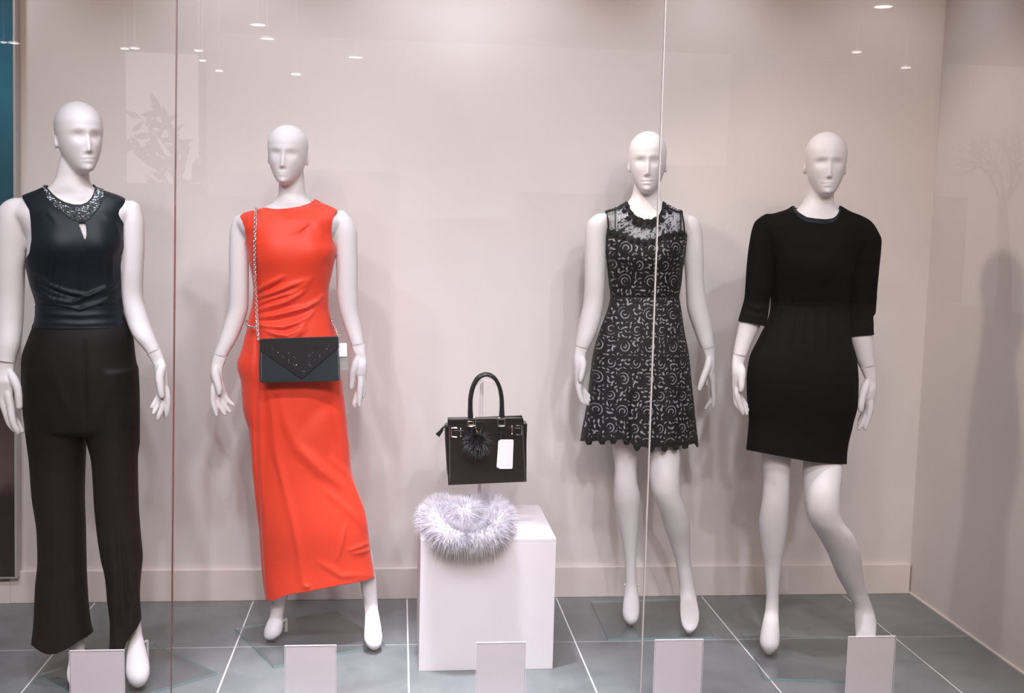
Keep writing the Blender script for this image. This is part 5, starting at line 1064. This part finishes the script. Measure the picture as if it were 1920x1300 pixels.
run([(480, 390.5, -.020), (479.5, 396, -.072), (479.2, 405, -.084), (478.6, 420, -.092), (477.8, 470, -.102), (478.3, 520, -.100), (480.5, 570, -.104), (482.5, 610, -.120), (485, 639, -.150)], 40)
run([(620.5, 596, -.02), (624, 607, -.05), (629.5, 619, -.09), (636, 633, -.135)], 10)
o = put('price_tag', rcard(MB(), 634, 643.5, 650.5, 669, yc+.012, .0007, 0, 2).mesh('price_tag'), M_card, cl); o['label'] = 'small white price tag'
o = put('price_tag', rcard(MB(), 636, 668, 651, 695, yc+.016, .0007, 2, 1).mesh('price_tag'), M_cardb, cl); o['label'] = 'small grey piece below the white tag'  # plain grey piece set just below the white tag

# ---- upright card holders on the floor behind the glass
notes = ['blank card holder in front of the jumpsuit mannequin\'s feet', 'blank card holder in front of the red dress mannequin\'s feet', 'blank card holder in front of the plinth',
         'blank card holder in front of the lace dress mannequin\'s feet', 'blank card holder in front of the plain black dress mannequin\'s feet']
for (xl, xr, yt), lb in zip(((130, 232, 1221), (534, 630, 1212), (894, 986, 1206), (1229, 1319, 1201), (1592, 1680, 1195)), notes):
    lo_, hi_ = -1.2, -.6                    # depth at which the card top is 210 mm above the floor
    for _ in range(40):
        m = (lo_+hi_)/2
        if ony((xl+xr)/2, yt, m)[2] > .212: lo_ = m
        else: hi_ = m
    y = m; a, b = ony(xl, yt, y), ony(xr, yt, y); h_ = (a[2]+b[2])/2; x0, x1 = a[0], b[0]
    t = thing('card_holder', ((x0+x1)/2, y, 0), 'upright '+lb, 'card holder', 'card holders along the glass')
    put('card', MB().box((x0+.0015, y+.0024, .004), (x1-.0015, y+.0030, h_-.002)).mesh('card'), M_card, t)
    put('front_sheet', MB().box((x0, y, .002), (x1, y+.002, h_)).mesh('front_sheet'), M_acryl, t)
    put('back_sheet', MB().box((x0, y+.0034, .002), (x1, y+.0054, h_)).mesh('back_sheet'), M_acryl, t)
    mb = MB().box((x0-.0006, y-.0002, h_), (x1+.0006, y+.0056, h_+.0016)); mb.box((x0-.0012, y, .002), (x0, y+.0054, h_)); mb.box((x1, y, .002), (x1+.0012, y+.0054, h_))
    put('edge', mb.mesh('edge'), M_acedge, t)
    put('foot', MB().box((x0, y, 0), (x1, y+.032, .002)).mesh('foot'), M_acryl, t)

# ---- framed poster at the left edge
fb_, ft_ = ony(31.8, 1085, -.032), ony(28.2, 0, -.032); fz = float(fb_[2])
def fxz(z): return float(fb_[0]+(ft_[0]-fb_[0])*(z-fb_[2])/(ft_[2]-fb_[2]))
po = thing('framed_poster', (fxz(1)-.36, -.012, fz), 'tall teal and brown poster in a thin metal frame at the left edge', 'poster')
def slab(mb, d0, d1, z0, z1, y0, y1):      # d: distance left of the frame's outer edge, which stands very slightly out of plumb
    V = [(fxz(z)-d, y, z) for d in (d0, d1) for y in (y0, y1) for z in (z0, z1)]
    return mb.add(V, [(0, 1, 3, 2), (4, 6, 7, 5), (0, 4, 5, 1), (2, 3, 7, 6), (0, 2, 6, 4), (1, 5, 7, 3)])
put('print', slab(MB(), .74, .008, fz+.004, 2.62, -.026, .012).mesh('print'), M_poster, po)
for d0, d1, z0, z1 in ((.008, 0, fz, 2.63), (.752, .74, fz, 2.63), (.74, .008, fz, fz+.004), (.74, .008, 2.62, 2.63)):
    put('frame_rail', slab(MB(), d0, d1, z0, z1, -.032, YB-.001).mesh('frame_rail'), M_frame, po)

# ---- the arcade outside: lamps, plants and board whose reflections show in the panes
LAMPS = [(6, 80, 5, 'over the teal poster, left one of a close pair'), (25, 80.5, 9, 'at the right edge of the teal poster, one of two'), (234, 91.5, 7, 'above the jumpsuit mannequin, left one of a pair'),
         (252.5, 90.5, 8, 'above the jumpsuit mannequin, right one of a pair'), (372, 95, 8, 'just right of the brown seal, uppermost of three'), (379.5, 114, 6, 'just right of the brown seal, middle of three'),
         (410, 133, 7, 'right of the brown seal, lowest of three'), (483.5, 46, 13, 'up left of the red dress head, upper of two large ones'), (501, 72, 12, 'up left of the red dress head, lower of two large ones'),
         (667.5, 107, 13, 'up right of the red dress head'), (555, 139.5, 9, 'straight above the red dress head'), (1657, 12, 15, 'at the top edge near the side wall'), (1607, 98, 8, 'above and right of the last head'), (1699, 127, 8, 'lowest one near the corner of the side wall')]
for k, (px, py, hw, where) in enumerate(LAMPS):
    p, d = mirror_ray(px, py); t_ = (3.392-p[2])/d[2]; q = p+d*t_
    if q[1] < -8.3: t_ = (-7.9-p[1])/d[1]; q = p+d*t_       # the far ones hang on short stems
    L = np.linalg.norm(p-CAM)+t_; r = hw*L/FPX
    t = thing('ceiling_lamp', (q[0], q[1], q[2]+.008), 'arcade lamp mirrored '+where, 'lamp', 'arcade lamps mirrored in the panes')
    put('diffuser', MB().tube([q+np.array([0, 0, .006]), q], r, 20).mesh('diffuser'), M_lampw, t)
    if q[2] < 3.38: put('stem', MB().tube([q+np.array([0, 0, .006]), [q[0], q[1], 3.4]], .006, 6).mesh('stem'), M_stand, t)
    rim = [q+np.array([1.08*r*math.cos(a), 1.08*r*math.sin(a), 0]) for a in np.linspace(0, 2*math.pi, 25)[:-1]]
    put('rim', MB().tube(rim, r*.08, 6, closed=True).mesh('rim', smooth=True), M_stand, t)
def mirror_at(px, py, y):
    p, d = mirror_ray(px, py); return p+d*((y-p[1])/d[1])
leafm = MB(); LV = []; 
for k in range(7):
    u = k/6; wd = .0175*math.sin(math.pi*min(1, u*.95+.05))**.8*(1-u*.35); z_ = -.006*math.sin(math.pi*u)
    LV += [(-wd, u*.085, z_+.004), (0, u*.085, z_), (wd, u*.085, z_+.004)]
leafm.add(LV, [(3*k, 3*k+1, 3*k+4, 3*k+3) for k in range(6)]+[(3*k+1, 3*k+2, 3*k+5, 3*k+4) for k in range(6)])
leaf_me = leafm.mesh('leaf', smooth=True)
YP = -6.9
fc_ = mirror_at(330, 300, YP); gx_ = fc_[0]
pf = thing('potted_ficus', (gx_, YP, -.06), 'leafy potted plant outside, mirrored as a faint silhouette between first two heads', 'plant')
put('pot', MB().tube([[gx_, YP, -.06], [gx_, YP, .05], [gx_, YP, .28], [gx_, YP, .30]], [.18, .21, .25, .255], 24).mesh('pot', angle=40), M_pot, pf)
put('trunk', MB().tube([[gx_, YP, .28], [gx_+.04, YP+.03, 1.0], [gx_, YP, 1.6], [gx_+.01, YP, 2.15]], [.03, .027, .02, .012], 10).mesh('trunk', smooth=True), M_bark, pf)
br = MB(); tips = []
for px, py in [(262, 222), (300, 205), (245, 262), (280, 255), (320, 232), (335, 262), (305, 285), (350, 292), (285, 302), (322, 318), (362, 330), (295, 345), (340, 355), (310, 385), (372, 385), (345, 415), (300, 430), (375, 440), (330, 460)]:
    q = mirror_at(px, py, YP+rng.uniform(-.3, .3)); a = np.array([gx_+.01, YP, max(1.0, min(2.12, q[2]-.3))]); br.tube([a, (a+q)/2+np.array([0, 0, .03]), q], [.010, .007, .003], 6); tips.append((a, q))
put('branches', br.mesh('branches', smooth=True), M_bark, pf)
for a, q in tips:
    for k in range(6):
        u = .55+.45*(k/5); p = a*(1-u)+q*u; o = put('leaf', leaf_me, M_leaf, pf); o.location = tuple(p)
        d = Vector(q-a).normalized(); d = (d+Vector(rng.normal(0, .55, 3))+Vector((0, 0, -.25))).normalized()
        o.rotation_mode = 'QUATERNION'; d = Vector((d.x, d.y*.3, d.z)).normalized(); zn = Vector((rng.normal(0, .35), 1, rng.normal(0, .35))); zn = (zn-d*zn.dot(d)).normalized(); o.rotation_quaternion = Matrix((d.cross(zn), d, zn)).transposed().to_quaternion(); o.scale = [1.35+.5*rng.random()]*3
# buildings over the road
def facade(name, pxa, pxb, pytop, y, mat, depth=1.0):
    a, b = mirror_at(pxa, pytop, y), mirror_at(pxb, pytop, y); x0, x1 = min(a[0], b[0]), max(a[0], b[0])
    return struct(put(name, MB().box((x0, y-depth, -.2), (x1, y, (a[2]+b[2])/2)).mesh(name), mat))
facade('wall_building', 1395, 1770, 95, -24, M_dark)
facade('wall_building', -700, -120, 60, -22, M_dark)
# glowing panel added for the bright patch mirrored behind the plant
a_, b_ = mirror_at(232, 95, -8.5), mirror_at(369, 345, -8.5); x0, x1 = sorted((a_[0], b_[0]))
M_lit = bpy.data.materials.new('panel_glow'); M_lit.use_nodes = True
_p = M_lit.node_tree.nodes['Principled BSDF']; _p.inputs['Base Color'].default_value = (.5, .48, .48, 1); _p.inputs['Emission Color'].default_value = (1, .90, .95, 1); _p.inputs['Emission Strength'].default_value = 1.2
struct(put('window_4', MB().box((x0, -8.6, b_[2]), (x1, -8.55, a_[2])).mesh('window'), M_lit), 'glowing panel mirrored as the bright patch behind the plant')
struct(put('wall_arcade', MB().box((x0-3.2, -8.9, -.2), (x1+.02, -8.62, 3.4)).mesh('wall_arcade'), M_dark))
# bare street tree beyond the road, mirrored at the right edge
tb = mirror_at(1885, 520, -17); tree = thing('street_tree', (tb[0], -17, -.2), 'bare branching tree mirrored faintly at the right edge of the glass', 'tree')
top = mirror_at(1880, 385, -17); put('trunk', MB().tube([[tb[0], -17, -.2], [tb[0], -17, tb[2]], top], [.16, .12, .08], 10).mesh('trunk', smooth=True), M_bark, tree)
br = MB()
def grow(p, d, L, r, n):
    q = p+d*L; br.tube([p, (p+q)/2+rng.normal(0, .04*L, 3), q], [r, r*.8, r*.6], 5)
    if n:
        for _ in range(3):
            e = d+rng.normal(0, .55, 3)*np.array([1, .6, 1]); e /= np.linalg.norm(e); grow(q, e, L*.7, r*.6, n-1)
for dx in (-.6, -.2, .25, .6): grow(top, np.array([dx, .1, 1.0])/math.hypot(1.0, dx), .55, .045, 3)
o = put('branches', br.mesh('branches', smooth=True), M_bark, tree); o['kind'] = 'stuff'
